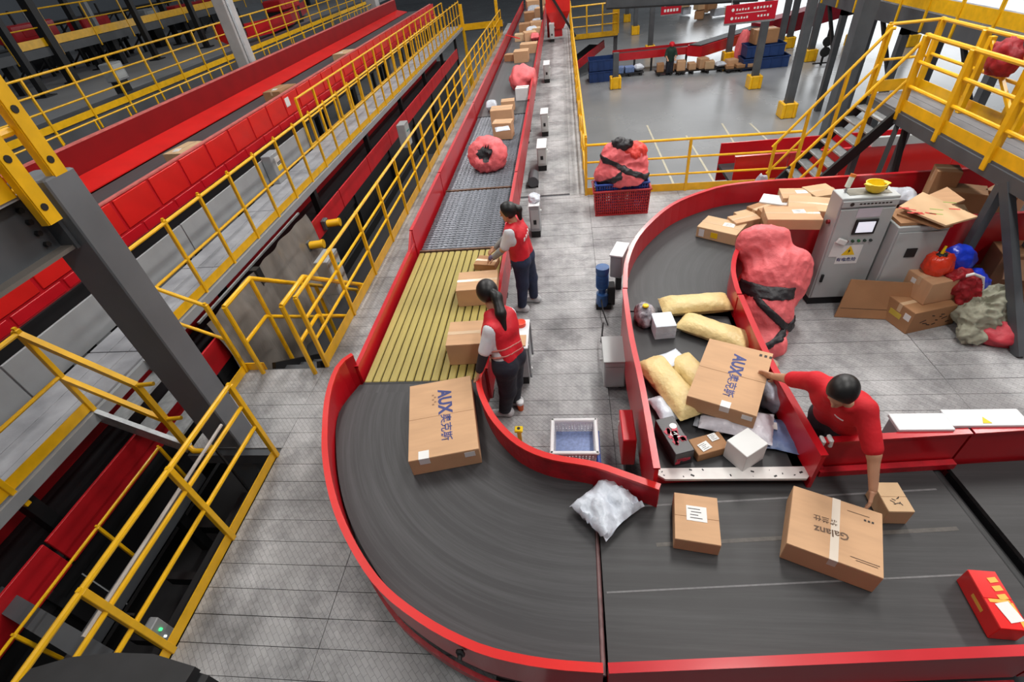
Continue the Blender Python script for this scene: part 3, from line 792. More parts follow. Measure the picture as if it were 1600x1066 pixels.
b = B(); b.wall([(.14, nr(.14)-.06), (2.6, nr(2.6)-.06)], .12, .3, .04); obj('frame_rail', b, RED2, t)
zwall(t, 1.81, 2.86, fr, .38, .96, RED, 'far_guard', .03)
b = B(); b.wall([(.62, fr(.62)-.005), (1.9, fr(1.9)-.005)], .45, .675, .03); obj('low_far_guard', b, RED2, t)
b = B(); b.wall([(1.86, fr(1.86)), (2.86, fr(2.86))], .60, .66, .05, off=-.02); obj('skirt_strip', b, RED2, t)
legs(t, [(x, f(x)) for x in (.5, 1.4, 2.3) for f in (lambda x: nr(x)+.12, lambda x: fr(x)-.1)], 0, .3)
xe2 = xe+1.6
t = lower_belt('belt_conveyor', 'second dark belt at the right edge beyond the black slanting gap', xe, None, (xe+.10, nr(xe)), (xe2+.9, nr(xe2)), (s2a.x+.09, fr(s2a.x)), (s2a.x+2.4, fr(s2a.x+2.4)))
zwall(t, 2.88, 5.2, fr, .38, .96, RED, 'far_guard', .03); zwall(t, 2.57, 4.6, nr, .38, .8, RED, 'near_guard', -.03)
b = B(); b.tube((xe+.0, nr(xe), ZB-.06), (s2a.x, fr(s2a.x), ZB-.06), .045, 10); obj('end_roller', b, BLACK, t, True)
legs(t, [(3.4, nr(3.4)+.1), (3.4, fr(3.4)-.1), (4.5, fr(4.5)-.1)], 0, .3)
# white boxes of cable tray behind the far guard
for i, (px, lab) in enumerate(((1455, 'white flat-topped equipment box half hidden behind the red guard, left one'), (1565, 'white flat-topped equipment box behind the red guard at right edge'))):
    q = P(px, 696, .99); q.y = fr(q.x)-.03; b = B(); b.box((q.x+.05, q.y+.16, .48), (.36 if i == 0 else .5, .14, .96), None, .01)
    t2 = thing('equipment_box', lab, 'box', (q.x, q.y+.16, 0)); obj('housing', b, GREY, t2)
    b = B(); b.box((q.x+.05, q.y+.16, .975), (.38 if i == 0 else .52, .16, .03), None, .004); obj('lid', b, WHITE, t2)
    if i:
        b = B(); b.prism([(q.x, q.y+.1), (q.x+.06, q.y+.1), (q.x+.03, q.y+.16)], .991, .994); obj('warning_triangle', b, WARNY, t2)

# ================================================================== BRANCH CONVEYOR (upper right, U bend down to the white lip)
ZC = .70
Lp = resample([(3.9, 7.0), (3.3, 7.02), (2.83, 7.03), (2.4, 7.0), (2.01, 6.88), (1.41, 6.47), (.9, 5.74), (.66, 5.08), (.58, 4.5)], 30)
Rp = resample([(3.9, 5.72), (3.3, 5.76), (2.76, 5.81), (2.5, 5.76), (2.24, 5.59), (1.94, 5.2), (1.78, 4.79), (1.725, 4.45), (1.715, 4.3)], 30)
t = thing('curved_belt_conveyor', 'grey curved belt bend with tall red wall in front of the cabinet', 'conveyor', (1.6, 5.8, 0))
b = B(); b.slab(Lp, Rp, ZC-.035, ZC); obj('belt', b, BELT_B, t)
b = B(); b.slab([a.lerp(c, .04) for a, c in zip(Lp, Rp)], [c.lerp(a, .04) for a, c in zip(Lp, Rp)], .3, ZC-.05); obj('bed', b, BLACK, t)
rim_wall(t, Lp, .35, 1.0, .03, RED, .05, 'outer_guard'); rim_wall(t, Rp, .30, 1.0, .03, RED, .05, 'inner_guard')
legs(t, [(Lp[i].x, Lp[i].y-.1) for i in (2, 9, 16, 23)]+[(Rp[i].x-.02, Rp[i].y+.08) for i in (3, 10, 18)], 0, .35)
t = thing('belt_conveyor', 'short dark belt heaped with mailers and boxes, ending at a white lip', 'conveyor', (1.15, 3.4, 0))
b = B(); b.prism([(.63, 2.36), (1.80, 2.38), (1.72, 4.42), (.59, 4.46)], ZC-.035, ZC); obj('belt', b, BELT, t)
b = B(); b.prism([(.66, 2.4), (1.77, 2.42), (1.7, 4.4), (.62, 4.42)], .3, ZC-.05); obj('bed', b, BLACK, t)
lw = [(.57, 4.48), (.555, 3.7), (.575, 3.0), (.575, 2.17)]; rw = [(1.72, 4.28), (1.70, 3.4), (1.73, 2.75), (1.76, 2.28)]
rim_wall(t, resample(lw, 12), .30, 1.0, .03, RED, .05, 'left_guard'); rim_wall(t, resample(rw, 12), .60, 1.0, .03, RED, .055, 'right_guard')
b = B(); b.box((1.71, 3.35, .655), (.10, 2.0, .09)); obj('right_frame', b, RED2, t)
b = B(); b.prism([(.60, 2.335), (.68, 2.275), (1.72, 2.285), (1.80, 2.36), (1.80, 2.395), (.60, 2.375)], ZC-.012, ZC+.012)
obj('end_lip', b, mat('chipped_white_lip', (222, 216, 212), .5, rgb2=(226, 222, 218), scale=20), t)
rngc = random.Random(5); b = B()
for k in range(14):
    x = rngc.uniform(.66, 1.76); y = rngc.uniform(2.295, 2.365); s = rngc.uniform(.004, .016)
    b.box((x, y, ZC+.0125), (s*1.8, s, .001), rz(rngc.uniform(0, 3)))
obj('paint_chip', b, BLACK, t)['kind'] = 'stuff'
legs(t, [(.68, 2.6), (1.66, 2.7), (.66, 4.1), (1.62, 4.1)], 0, .3)
# white tape wound round the wall corner where the man works
t = thing('tape_wrap', 'white tape wound round the red wall corner below the man in red', 'tape', (1.84, 2.44, .86))
for k, (x, z, a) in enumerate(((1.815, .945, .12), (1.875, .95, -.1))):
    b = B(); b.box((x, fr(x)+.03, z), (.03, .068, .085), Matrix.Rotation(a, 3, 'Y'), .008); obj('tape_band', b, PAPER, t)
# ================================================================== RAILINGS
def railing(name, label, pts, h=1.1, levels=(1.1, .74, .40), toe=.11, step=1.1, r=.024, post=.048, drop=.0, cat='railing', group=None, closed=False, m=None, end=True):
    m = m or YEL; pts = [V(p) for p in pts]; t = thing(name, label, cat, pts[0], group)
    N = len(pts)
    bp = B(); bp.box((0, 0, (h-drop)/2), (post, post, h+drop), None, .004); bp.box((0, 0, h+.01), (post*.6, post*.6, .03))
    me = mkmesh('post', bp.v, bp.f, m)
    for i in range(N-1):
        a, c = pts[i], pts[i+1]; L = (V((c.x, c.y, 0))-V((a.x, a.y, 0))).length; k = max(1, round(L/step))
        ang = math.atan2(c.y-a.y, c.x-a.x)
        for j in range(k+(1 if (i == N-2 and end) else 0)):
            shared('post', me, a.lerp(c, j/k), t, (0, 0, ang))
        for q, lv in enumerate(levels):
            bb = B(); z = V((0, 0, lv)); bb.tube(a+z, c+z, r if q == 0 else r*.85, 8)
            obj('top_rail' if q == 0 else 'mid_rail', bb, m, t, True)
        if toe:
            bb = B(); z = V((0, 0, toe/2+.005)); bb.bar(a+z, c+z, .008, toe); obj('toe_board', bb, m, t)
    return t
railing('safety_railing', 'long yellow railing along the left edge of the deck beside the red-walled conveyor', [(-3.22, 4.46, 0), (-3.22, 30, 0)], levels=(1.1, .78, .45), step=1.12, toe=.16)
railing('safety_railing', 'yellow railing in the lower left corner along the edge of the grey deck', [(-3.26, 3.03, 0), (-3.26, .2, 0)], levels=(1.1, .82, .52), step=.92, post=.05)
railing('safety_railing', 'yellow railing running away along the right edge of the walkway', [(.34, 9.27, 0), (.34, 30, 0)], levels=(1.1, .74, .4), step=1.3)
railing('safety_railing', 'yellow railing across the back of the deck, behind the red crate of sacks', [(.34, 9.22, 0), (4.05, 9.05, 0)], h=.96, levels=(.96, .64, .33), step=1.6, toe=.14, r=.024)
# left of the deck: stair heads
b = B()
TB = thing('toe_board', 'low yellow edge plate round the stair landing by the dark column', 'railing', (-4.34, 4.2, 0))
b.bar((-4.34, 4.0, .06), (-4.34, 4.43, .06), .012, .12); b.bar((-4.34, 4.43, .06), (-4.06, 4.43, .06), .012, .12); obj('edge_plate', b, YEL, TB)
def handrail(label, x, y0):
    t = thing('stair_handrail', label, 'handrail', (x, y0, 0))
    top = [V((x, y0, 1.08)), V((x, y0+.62, 1.08)), V((x, y0+3.1, -.80))]; mid = [V((x, y0+.02, .52)), V((x, y0+.55, .52)), V((x, y0+2.9, -1.3))]
    b = B(); b.pipe(top, .031); obj('top_rail', b, YEL, t, True); b = B(); b.pipe(mid, .026); obj('mid_rail', b, YEL, t, True)
    for yy, z0, z1 in ((y0, 0, 1.08), (y0+.62, -.5, 1.08), (y0+1.9, -1.6, .12), (y0+3.1, -2.5, -.8)):
        b = B(); b.tube((x, yy, z0), (x, yy, z1), .030, 8); obj('post', b, YEL, t, True)
    return t
handrail('yellow tube handrail going down the steps, the one nearer the dark column', -4.08, 4.36)
handrail('yellow tube handrail going down the steps, the one touching the deck railing', -3.34, 4.33)
t = thing('steel_stair', 'dark steep steps descending under the yellow handrails left of the deck', 'stairs', (-3.7, 5.4, -2.6))
for s in (-4.03, -3.39):
    b = B(); b.bar((s, 4.5, -.08), (s, 7.9, -2.55), .05, .2); obj('stringer', b, BLACK, t)
b = B(); b.box((0, 0, 0), (.6, .22, .03)); me = mkmesh('tread', b.v, b.f, DARKST)
for k in range(11): shared('tread', me, (-3.71, 4.62+.29*k, -.22-.212*k), t)
railing('safety_railing', 'short yellow railing from the landing post towards the dark column', [(-4.34, 4.40, 0), (-5.12, 4.40, .45)], levels=(1.08, .55), toe=0, step=2, post=.05)
# short steps landing -> catwalk
t = thing('short_stair', 'short sloping yellow-railed steps beside the dark column leading up to the catwalk', 'stairs', (-4.8, 3.2, 0))
for yy in (3.14, 3.96):
    b = B(); b.bar((-4.38, yy, .0), (-5.16, yy, .6), .05, .14); obj('stringer', b, GALV, t)
b = B(); b.box((0, 0, 0), (.2, .78, .03)); me = mkmesh('tread', b.v, b.f, GALV)
for k in range(3): shared('tread', me, (-4.55-.22*k, 3.55, .13+.17*k), t)
b = B(); b.bar((-5.2, 3.16, 1.74), (-4.38, 3.14, 1.02), .055, .055); b.pipe([V((-4.38, 3.14, 1.02)), V((-4.2, 3.16, 1.02))], .022); obj('top_rail', b, YEL, t)
b = B(); b.bar((-5.16, 3.16, 1.13), (-4.38, 3.14, .48), .05, .05); b.pipe([V((-4.38, 3.14, .5)), V((-4.2, 3.16, .5))], .022); obj('mid_rail', b, YEL, t)
b = B(); b.bar((-4.38, 3.14, 0), (-4.38, 3.14, 1.03), .055, .055, up=(0, 1, 0)); obj('post', b, YEL, t)
b = B(); b.pipe([V((-4.38, 3.14, .05)), V((-4.3, 3.1, .0)), V((-4.15, 3.1, .0)), V((-4.02, 3.2, .02))], .03); obj('bent_foot_rail', b, YEL, t, True)
# catwalk left of the pit
t = thing('catwalk', 'grey steel catwalk running beside the red feeder conveyor above the pit', 'walkway', (-5.55, 14, .55))
CW = mat('worn_catwalk_plate', (124, 125, 130), .6, rgb2=(160, 161, 166), scale=3, detail=8, bump=.1, bscale=30)
for k in range(15):
    y0 = .2+k*1.95; b = B()
    for q in range(3): b.box((-5.3-.27*q, y0+.97, .655), (.262, 1.935, .03), None, .003)
    for q in range(3):
        pass
    obj('plank', b, CW, t)
b = B(); b.bar((-5.14, .2, .585), (-5.14, 29.4, .585), .05, .12); obj('edge_beam', b, GREY, t)
b = B(); b.bar((-5.95, .2, .5), (-5.95, 29.4, .5), .06, .3); obj('edge_beam', b, DARKST, t)
for k in range(8):
    yy = 2.2+3.6*k; b = B(); b.bar((-5.3, yy, -2.6), (-5.3, yy, .5), .12, .12, up=(0, 1, 0)); obj('leg', b, BLACK, t)
railing('safety_railing', 'yellow catwalk railing at the far left bottom, before the gap by the dark column', [(-5.16, .1, .66), (-5.16, 3.16, .66)], levels=(1.06, .5), step=.9, drop=.2, toe=.12, post=.05)
railing('safety_railing', 'long yellow railing on the near side of the grey catwalk', [(-5.16, 4.6, .66), (-5.16, 29, .66)], levels=(1.06, .52), step=.79, drop=.16, toe=.12, post=.045)
railing('safety_railing', 'yellow railing on the far side of the catwalk, in front of the red conveyor', [(-6.0, 11.4, .66), (-6.0, 29, .66)], levels=(1.1, .6), step=1.0, toe=.1, post=.05)
t = thing('kick_panel', 'grey sheet panel standing along the back edge of the catwalk', 'panel', (-6.05, 6, .62))
for k in range(7):
    b = B(); y0 = .1+k*1.62; b.box((-6.06, y0+.8, .9), (.03, 1.6, .5), None, .004); obj('panel', b, GREY, t)
# white control box with a numbered card on the catwalk panel
q = PX(430, 270, -5.98); t = thing('control_box', 'grey control box with a yellow and white card on the catwalk panel', 'control box', (-5.95, q.y, .75))
b = B(); b.box((-5.93, q.y, .95), (.2, .42, .56), None, .01); obj('housing', b, GREY, t)
b = B(); b.box((-5.826, q.y+.02, 1.02), (.004, .2, .26)); lab = obj('card', b, PAPER, t)
b = B(); b.box((-5.822, q.y+.02, .93), (.004, .2, .09)); obj('yellow_band', b, WARNY, lab)
b = B()
for k in range(3): b.box((-5.821, q.y-.03+.05*k, 1.02), (.003, .03, .06))
obj('printed_lines', b, INKB, lab)
# elevated red feeder conveyor with its panels
t = thing('red_feeder_conveyor', 'huge elevated red trough conveyor running diagonally across the upper left', 'conveyor', (-7.8, 15, .9))
XN = -7.0
b = B(); b.box((XN-.02, 15, 1.265), (.05, 32, .69)); nw = obj('near_wall', b, RED, t)
b = B(); b.box((XN-.02, 15, 1.615), (.08, 32, .022)); obj('wall_cap', b, mat('pale_red_edge', (206, 110, 104), .45, var=.2, scale=8), nw)  # cap is a paler red than the wall under it
b = B(); b.box((0, 0, 0), (.02, .80, .46), None, .008); me = mkmesh('side_panel', b.v, b.f, REDB)
b = B(); b.box((0, 0, 0), (.018, .80, .15), None, .006); me2 = mkmesh('lower_panel', b.v, b.f, RED)
for k in range(36):
    y = 1.0+k*.86; shared('side_panel', me, (XN+.014, y, 1.355), t); shared('lower_panel', me2, (XN+.012, y+.3, 1.015), t)
b = B(); b.box((-7.66, 15, 1.36), (1.2, 32, .05)); obj('belt', b, BELT_Y, t)
b = B(); b.slab([(-8.34, -1), (-8.34, 31)], [(-8.86, -1), (-8.86, 31)], 1.38, 1.40); b.v = [(x, y, z+(.13 if x < -8.5 else 0)) for x, y, z in b.v]; obj('inner_apron', b, REDB, t)
b = B(); b.box((-8.90, 15, 1.44), (.05, 32, 1.12)); bw = obj('back_wall', b, mat('shaded_red_paint', (128, 4, 10), .6, var=.08, scale=2, spec=.2), t)  # weaker light on the back wall is put into its darker red
b = B(); b.box((-8.92, 15, 2.0), (.1, 32, .025)); obj('wall_cap', b, bpy.data.materials['pale_red_edge'], bw)
b = B(); b.box((-7.6, 15, .82), (1.3, 32, .2)); obj('bed', b, BLACK, t)
for k in range(8):
    for x in (-7.15, -8.7):
        b = B(); yy = 1.5+4*k; b.bar((x, yy, -2.6), (x, yy, .75), .14, .14, up=(0, 1, 0)); obj('leg', b, BLACK, t)
b = B(); b.box((XN+.03, PX(444, 150, XN).y, 1.42), (.006, .22, .2)); obj('white_notice', b, PAPER, t)
for i, (px, py, L, Wd, H, lab, m) in enumerate(((286, 226, .7, .42, .22, 'pale flat box in the red feeder conveyor, nearest of the three there', CARD3), (436, 136, .8, .5, .25, 'brown box in the red feeder conveyor above the white notice', CARD2), (537, 78, .8, .5, .22, 'pale parcel in the red feeder conveyor, farthest of the three there', CARD3))):
    q = P(px, py, 1.66); carton('cardboard_box', lab, (max(q.x, -7.62), q.y), 1.386, (L, Wd, H), 1.45, m, labels=((-.15, .05, .16, .12, .3),))
# dark lower pit conveyor under the catwalk
t = thing('pit_conveyor', 'low black belt conveyor with red side wall down in the pit left of the deck', 'conveyor', (-5.3, 12, -.3))
b = B(); b.box((-5.42, 12, -.10), (.84, 26, .04)); obj('belt', b, mat('black_pit_belt', (26, 26, 29), .6, var=.1), t)
PIT = mat('pit_red_paint', (186, 20, 30), .5, var=.15, scale=3)
for k in range(13):
    b = B(); b.box((-4.985, .9+2*k, .0), (.03, 1.97, .40), None, .004); obj('side_panel', b, PIT, t)
b = B(); b.box((-5.84, 12, .05), (.04, 26, .5)); obj('back_panel', b, PIT, t)
b = B(); b.box((-5.4, 12, -.28), (.8, 26, .2)); obj('bed', b, BLACK, t)
for k in range(13):
    b = B(); b.box((-5.06, .9+2*k, -1.4), (.02, 1.98, 2.38)); obj('skirt_panel', b, BLACK, t)  # black panels added to keep pale ground below from showing
for k in range(8):
    b = B(); b.bar((-5.0, 1.6+3*k, -2.6), (-5.0, 1.6+3*k, -.2), .08, .08, up=(0, 1, 0)); obj('leg', b, BLACK, t)
for i, (px, py) in enumerate(((523, 349), (497, 383))):
    q = PX(px, py, -4.72); t = thing('gear_motor', ('yellow gear motor on the red pit conveyor, farther of the pair', 'yellow gear motor on the red pit conveyor, nearer of the pair')[i], 'motor', (-4.72, q.y, q.z-.1))
    b = B(); b.tube((-4.88, q.y, q.z), (-4.66, q.y+.04, q.z), .075, 12); b.tube((-4.66, q.y+.04, q.z), (-4.62, q.y+.045, q.z), .085, 12); obj('motor_body', b, YEL, t, True)
    b = B(); b.box((-4.92, q.y, q.z), (.1, .18, .22), None, .02); obj('gearbox', b, DARKST, t)
t = thing('added_pit_conveyor', 'added black conveyor darkening the deep pit under the yellow railings', 'conveyor', (-4.1, 7, -1.4))  # conveyor added to make the bright pit floor read dark
b = B(); b.box((-4.12, 7.5, -1.25), (1.5, 17, .06)); obj('belt', b, bpy.data.materials['black_pit_belt'], t)
for x in (-4.88, -3.36):
    b = B(); b.box((x, 7.5, -1.2), (.05, 17, .34)); obj('side_frame', b, BLACK, t)
for k in range(6):
    for x in (-4.8, -3.44):
        b = B(); b.bar((x, .2+2.9*k, -2.6), (x, .2+2.9*k, -1.3), .1, .1, up=(0, 1, 0)); obj('leg', b, BLACK, t)
# beams, pipes and thin yellow rail in the pit
t = thing('pit_support_structure', 'dark steel frames standing in the pit behind the lower left railing', 'frame', (-4.1, 2, -2.6))
for k, (x, z) in enumerate(((-3.55, -.35), (-3.95, -.75), (-4.35, -.3))):
    b = B(); b.bar((x, -.5, z), (x, 3.0, z), .10, .16); obj('long_beam', b, BLACK if k < 2 else DARKST, t)
for k in range(5):
    b = B(); b.bar((-4.5, .3+.6*k, -.95), (-3.4, .3+.6*k, -.95), .08, .14); obj('cross_beam', b, BLACK, t)
for x in (-3.5, -4.5):
    for y in (.4, 2.6):
        b = B(); b.bar((x, y, -2.6), (x, y, -.4), .1, .1, up=(0, 1, 0)); obj('leg', b, BLACK, t)
b = B(); b.tube(P(300, 705, -.1)+V((-.0, 0, 0)), PX(425, 700, -3.5) if False else (-3.52, 3.0, .28), .02); 
t2 = thing('light_tube', 'long pale tube lying parallel to the lower left yellow railing', 'tube', (-3.45, 1.5, .3))
b = B(); b.tube(PX(130, 996, -3.5), PX(346, 664, -3.5), .016, 8); obj('tube', b, mat('pale_tube', (206, 198, 190), .3), t2, True)
for y in (1.2, 2.7):
    b = B(); b.bar((-3.5, y, .57), (-3.27, y, .57), .015, .015); b.bar((-3.5, y, .57), (-3.5, y, -.28), .02, .02, up=(0, 1, 0)); obj('bracket', b, BLACK, t2)
t = railing('guard_rail', 'thin yellow low rail down in the pit beside the red conveyor wall', [(-4.55, .2, -.55), (-4.55, 3.0, -.55)], h=.75, levels=(.75,), step=.9, toe=0, r=.014, post=.03)
t = thing('cross_beam', 'grey steel beam crossing the pit at the bottom left corner', 'beam', (-4.2, 1.2, -.2))
a0, a1 = P(0, 935, .0), P(130, 1012, .0)
b = B(); b.bar(a0+V((0, 0, 0)), a1+(a1-a0)*.3, .09, .14); obj('web', b, DARKST, t)
b = B(); b.bar(a0+V((0, 0, .075)), a1+(a1-a0)*.3+V((0, 0, .075)), .15, .014); obj('flange', b, DARKST, t)
q = PX(252, 985, -3.42); t = thing('junction_box', 'small grey junction box with glowing green lamp behind the lower left railing', 'control box', (-3.42, q.y, q.z-.12))
b = B(); b.box((-3.46, q.y, q.z-.02), (.08, .12, .26), None, .008); obj('housing', b, GREY, t)
b = B(); b.tube((-3.42, q.y, q.z+.02), (-3.405, q.y, q.z+.02), .012, 10); obj('green_lamp', b, GREENL, t)
b = B(); b.tube((-3.42, q.y-.02, q.z-.07), (-3.405, q.y-.02, q.z-.07), .010, 10); obj('white_lamp', b, mat('white_lamp', (240, 250, 250), .3, emit=1.0), t)
# black rounded hood of a conveyor close to the camera, bottom left
t = thing('dark_hood', 'black rounded conveyor hood at the very bottom left corner', 'hood', (-2.2, .6, 1.0))
c = [P(x, y, 1.2) for x, y in ((20, 1075), (48, 1045), (110, 1027), (180, 1020), (240, 1022), (305, 1042), (290, 1066), (262, 1120))]
b = B(); b.prism([(p.x, p.y) for p in c], 1.14, 1.2); obj('hood_top', b, mat('matt_black_hood', (34, 34, 36), .6, var=.25, scale=6), t)
b = B(); b.prism([tuple((p*.97)[:2]) for p in c], .95, 1.14); obj('hood_body', b, BLACK, t)
# translucent dusty sheet hanging from the catwalk
t = thing('plastic_sheet', 'dusty crumpled plastic sheet hanging from the catwalk into the pit', 'sheet', (-5.05, 6.2, -1.2))
vs = []; fs = []; nu, nv = 44, 22
y0, y1 = PX(345, 480, -5.05).y-.5, PX(460, 320, -5.05).y
for i in range(nu+1):
    for j in range(nv+1):
        u, v = i/nu, j/nv
        x = -4.93+.35*v*(.4+.6*u)+.06*math.sin(u*34+2*v)*(.3+v)+.05*nz((u*3, v*2, 0), 2, 3)
        vs.append((x, y0+(y1-y0)*u+.03*math.sin(v*9+u*6), .48-2.2*v))
for i in range(nu):
    for j in range(nv): a = i*(nv+1)+j; fs.append((a, a+nv+1, a+nv+2, a+1))
b = B(); b.add(vs, fs); obj('sheet', b, SHEET, t, True)
b = B(); b.bar((-5.04, y0, .5), (-5.04, y1, .5), .03, .03); obj('hem_bar', b, GALV, t)
q = PX(388, 402, -4.93); b = B(); b.bar((-4.93, q.y, -2.6), (-4.93, q.y, .5), .12, .12, up=(0, 1, 0)); o_ = tag(obj('support_post', b, BLACK), 'black post under the catwalk edge in front of the hanging plastic sheet', 'post')
# boxes of electrics on the pit wall
for i, (px, py, X, lab) in enumerate(((518, 425, -3.75, 'pale control cabinet in the pit right behind the end of the deck railing'), (632, 210, -4.4, 'pale control cabinet in the pit halfway along the deck railing'))):
    q = PX(px, py, X); t = thing('pit_cabinet', lab, 'cabinet', (X, q.y, q.z-.3))
    b = B(); b.box((X, q.y, q.z), (.22, .42, .6), None, .01); obj('housing', b, GREY, t)
    b = B(); b.box((X+.113, q.y, q.z), (.006, .36, .54), None, .002); d_ = obj('door', b, LGREY, t)
    b = B()
    for k in range(3): b.tube((X+.116, q.y-.08+.08*k, q.z+.1), (X+.13, q.y-.08+.08*k, q.z+.1), .018, 8)
    obj('push_button', b, mat('teal_button', (40, 150, 140), .4) if i == 0 else bpy.data.materials['teal_button'], d_)
# foreground column, upper beam and yellow platform corner
t = thing('steel_column', 'thick dark grey steel column leaning through the left foreground', 'column', (-3.87, 3.2, -2.6))
b = B(); b.box((-3.87, 3.25, .25), (.34, .28, 5.7), None, .012); obj('shaft', b, mat('column_grey_paint', (104, 107, 111), .5, var=.15, scale=1.5), t)
b = B(); b.box((-3.87, 3.22, -2.58), (.6, .5, .04)); obj('base_plate', b, DARKST, t)
t = thing('platform_beam', 'dark grey I-beam with bolted end plate joining the column at left edge', 'beam', (-3.95, 1.8, 2.6))
b = B(); b.box((-3.93, 1.55, 2.82), (.03, 3.1, .44)); obj('web', b, DARKST, t)
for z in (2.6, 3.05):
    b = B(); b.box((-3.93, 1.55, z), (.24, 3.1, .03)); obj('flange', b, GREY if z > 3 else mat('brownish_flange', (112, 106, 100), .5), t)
b = B(); b.box((-3.93, 3.09, 2.82), (.28, .03, .48)); obj('end_plate', b, DARKST, t)
b = B(); b.tube((0, 0, 0), (.03, 0, 0), .022, 6); me = mkmesh('bolt', b.v, b.f, BLACK)
for k in range(4): shared('bolt', me, (-3.91, 2.98-.0*k, 2.68+.09*k), t)
t = thing('platform_railing', 'stout yellow bolted railing corner of the raised platform at far left', 'railing', (-3.85, 2.8, 2.6))
for (x, y, z0) in ((-3.71, 3.27, 3.08), (-3.71, 3.0, 2.84)):
    b = B(); b.box((x, y, z0+.7), (.02, .11, 1.4)); b.box((x-.03, y+.055, z0+.7), (.06, .015, 1.4)); b.box((x-.03, y-.055, z0+.7), (.06, .015, 1.4)); p_ = obj('post', b, YEL, t)
    for k in range(2):
        b = B(); b.tube((x+.009, y-.01, z0+.12+.34*k), (x+.016, y-.01, z0+.12+.34*k), .026, 10); obj('bolt_hole', b, BLACK, p_)
b = B(); b.box((-3.80, 1.5, 3.17), (.012, 2.9, .22)); obj('toe_board', b, YEL, t)
for z in (3.42, 3.75):
    b = B(); b.tube((-3.78, 0, z), (-3.78, 3.2, z), .03, 8); obj('mid_rail', b, YEL, t, True)
b = B(); b.box((-4.5, 1.5, 3.075), (1.3, 3.1, .02)); obj('deck_sheet', b, YEL, t)
# ------------------------------------------------------------------ far left background
railing('safety_railing', 'yellow railing of the raised walkway beyond the red feeder conveyor', [(-11.3, 8, 1.77), (-11.3, 34, 1.77)], h=1.05, levels=(1.05, .72, .4), step=1.22, drop=.28, toe=.14)
t = thing('raised_walkway', 'dark grey raised walkway behind the red feeder conveyor at upper left', 'walkway', (-11.9, 20, 1.5))
b = B(); b.box((-12.0, 21, 1.70), (1.3, 30, .1)); obj('deck', b, DARKST, t)
b = B(); b.box((-11.33, 21, 1.58), (.06, 30, .3)); obj('edge_beam', b, DARKST, t)
for k in range(7):
    b = B(); b.bar((-11.5, 8+4*k, -2.6), (-11.5, 8+4*k, 1.6), .18, .18, up=(0, 1, 0)); obj('leg', b, BLACK, t)
railing('low_railing', 'thin yellow low rail just behind the top edge of the red feeder conveyor', [(-9.5, 3, 1.35), (-9.5, 30, 1.35)], h=.72, levels=(.72,), step=.95, toe=0, r=.016, post=.03)
railing('safety_railing', 'yellow railing of the highest platform in the upper left corner', [(-18, 17, 2.75), (-18, 44, 2.75)], h=1.05, levels=(1.05, .55), step=1.9, drop=.35, toe=.25)
t = thing('upper_platform', 'dark high platform edge in the upper left corner', 'platform', (-18.6, 30, 2.4))
b = B(); b.box((-18.7, 30, 2.6), (1.4, 30, .26)); obj('deck', b, DARKST, t)
for k in range(6):
    b = B(); b.bar((-18.5, 17+5*k, .3), (-18.5, 17+5*k, 2.5), .25, .25, up=(0, 1, 0)); obj('leg', b, BLACK, t)
t = thing('roof_column', 'pale grey tall column rising behind the red feeder conveyor', 'column', (-9.25, PX(385, 90, -9.25).y, -2.6))
qy = PX(386, 92, -9.25).y
b = B(); b.box((-9.3, qy, 1.6), (.34, .5, 8.4), None, .02); obj('shaft', b, mat('pale_grey_column', (172, 172, 172), .45, var=.1), t)
b = B(); b.box((-9.12, qy-.12, 1.6), (.04, .1, 8.3)); obj('cable_strip', b, GALV, t)
t = thing('roof_column', 'pale grey column at the top edge behind the red feeder conveyor', 'column', (-9.5, 20, -2.6)); qy = PX(583, 8, -9.5).y
b = B(); b.box((-9.5, qy, 1.6), (.5, .6, 8.4), None, .02); obj('shaft', b, bpy.data.materials['pale_grey_column'], t)
ZF = 1.56
def far_left(px, py, X): 
    q = PX(px, py, X); return q
for i, (px, py, X, w_, h_, m, lab) in enumerate(((42, 50, -24, 2.4, 1.1, RED, 'dim red machine housing under the high platform, at the left'), (142, 40, -25, 1.9, 1.3, RED, 'dim red machine housing under the high platform, right of the grey strut'), (300, 14, -24, 4.5, 1.2, PIT, 'long dark red sorting machine at the top, left of the pale column'), (440, 6, -14.5, 2.2, .8, PIT, 'dark red machine at the top, right of the pale column'))):
    q = PX(px, py, X); z = q.z; t = thing('sorting_machine', lab, 'machine', (q.x, q.y, ZF))
    b = B(); b.box((q.x, q.y, z), (1.0, w_, h_*.6), None, .06); obj('housing', b, m, t)
    b = B(); b.box((q.x, q.y, (ZF+z-h_*.3)/2), (.9, w_*.9, max(.1, z-h_*.3-ZF))); obj('base', b, BLACK, t)
    b = B(); b.box((q.x+.51, q.y, z), (.03, w_*.6, h_*.3), None, .01); obj('hatch', b, PIT, t)
    for k in range(3):
        b = B(); b.tube((q.x+.4, q.y-w_*.3+w_*.3*k, z+h_*.3), (q.x+.4, q.y-w_*.3+w_*.3*k, z+h_*.3+.5), .05, 8); obj('riser_pipe', b, GALV if k == 1 else BLACK, t)
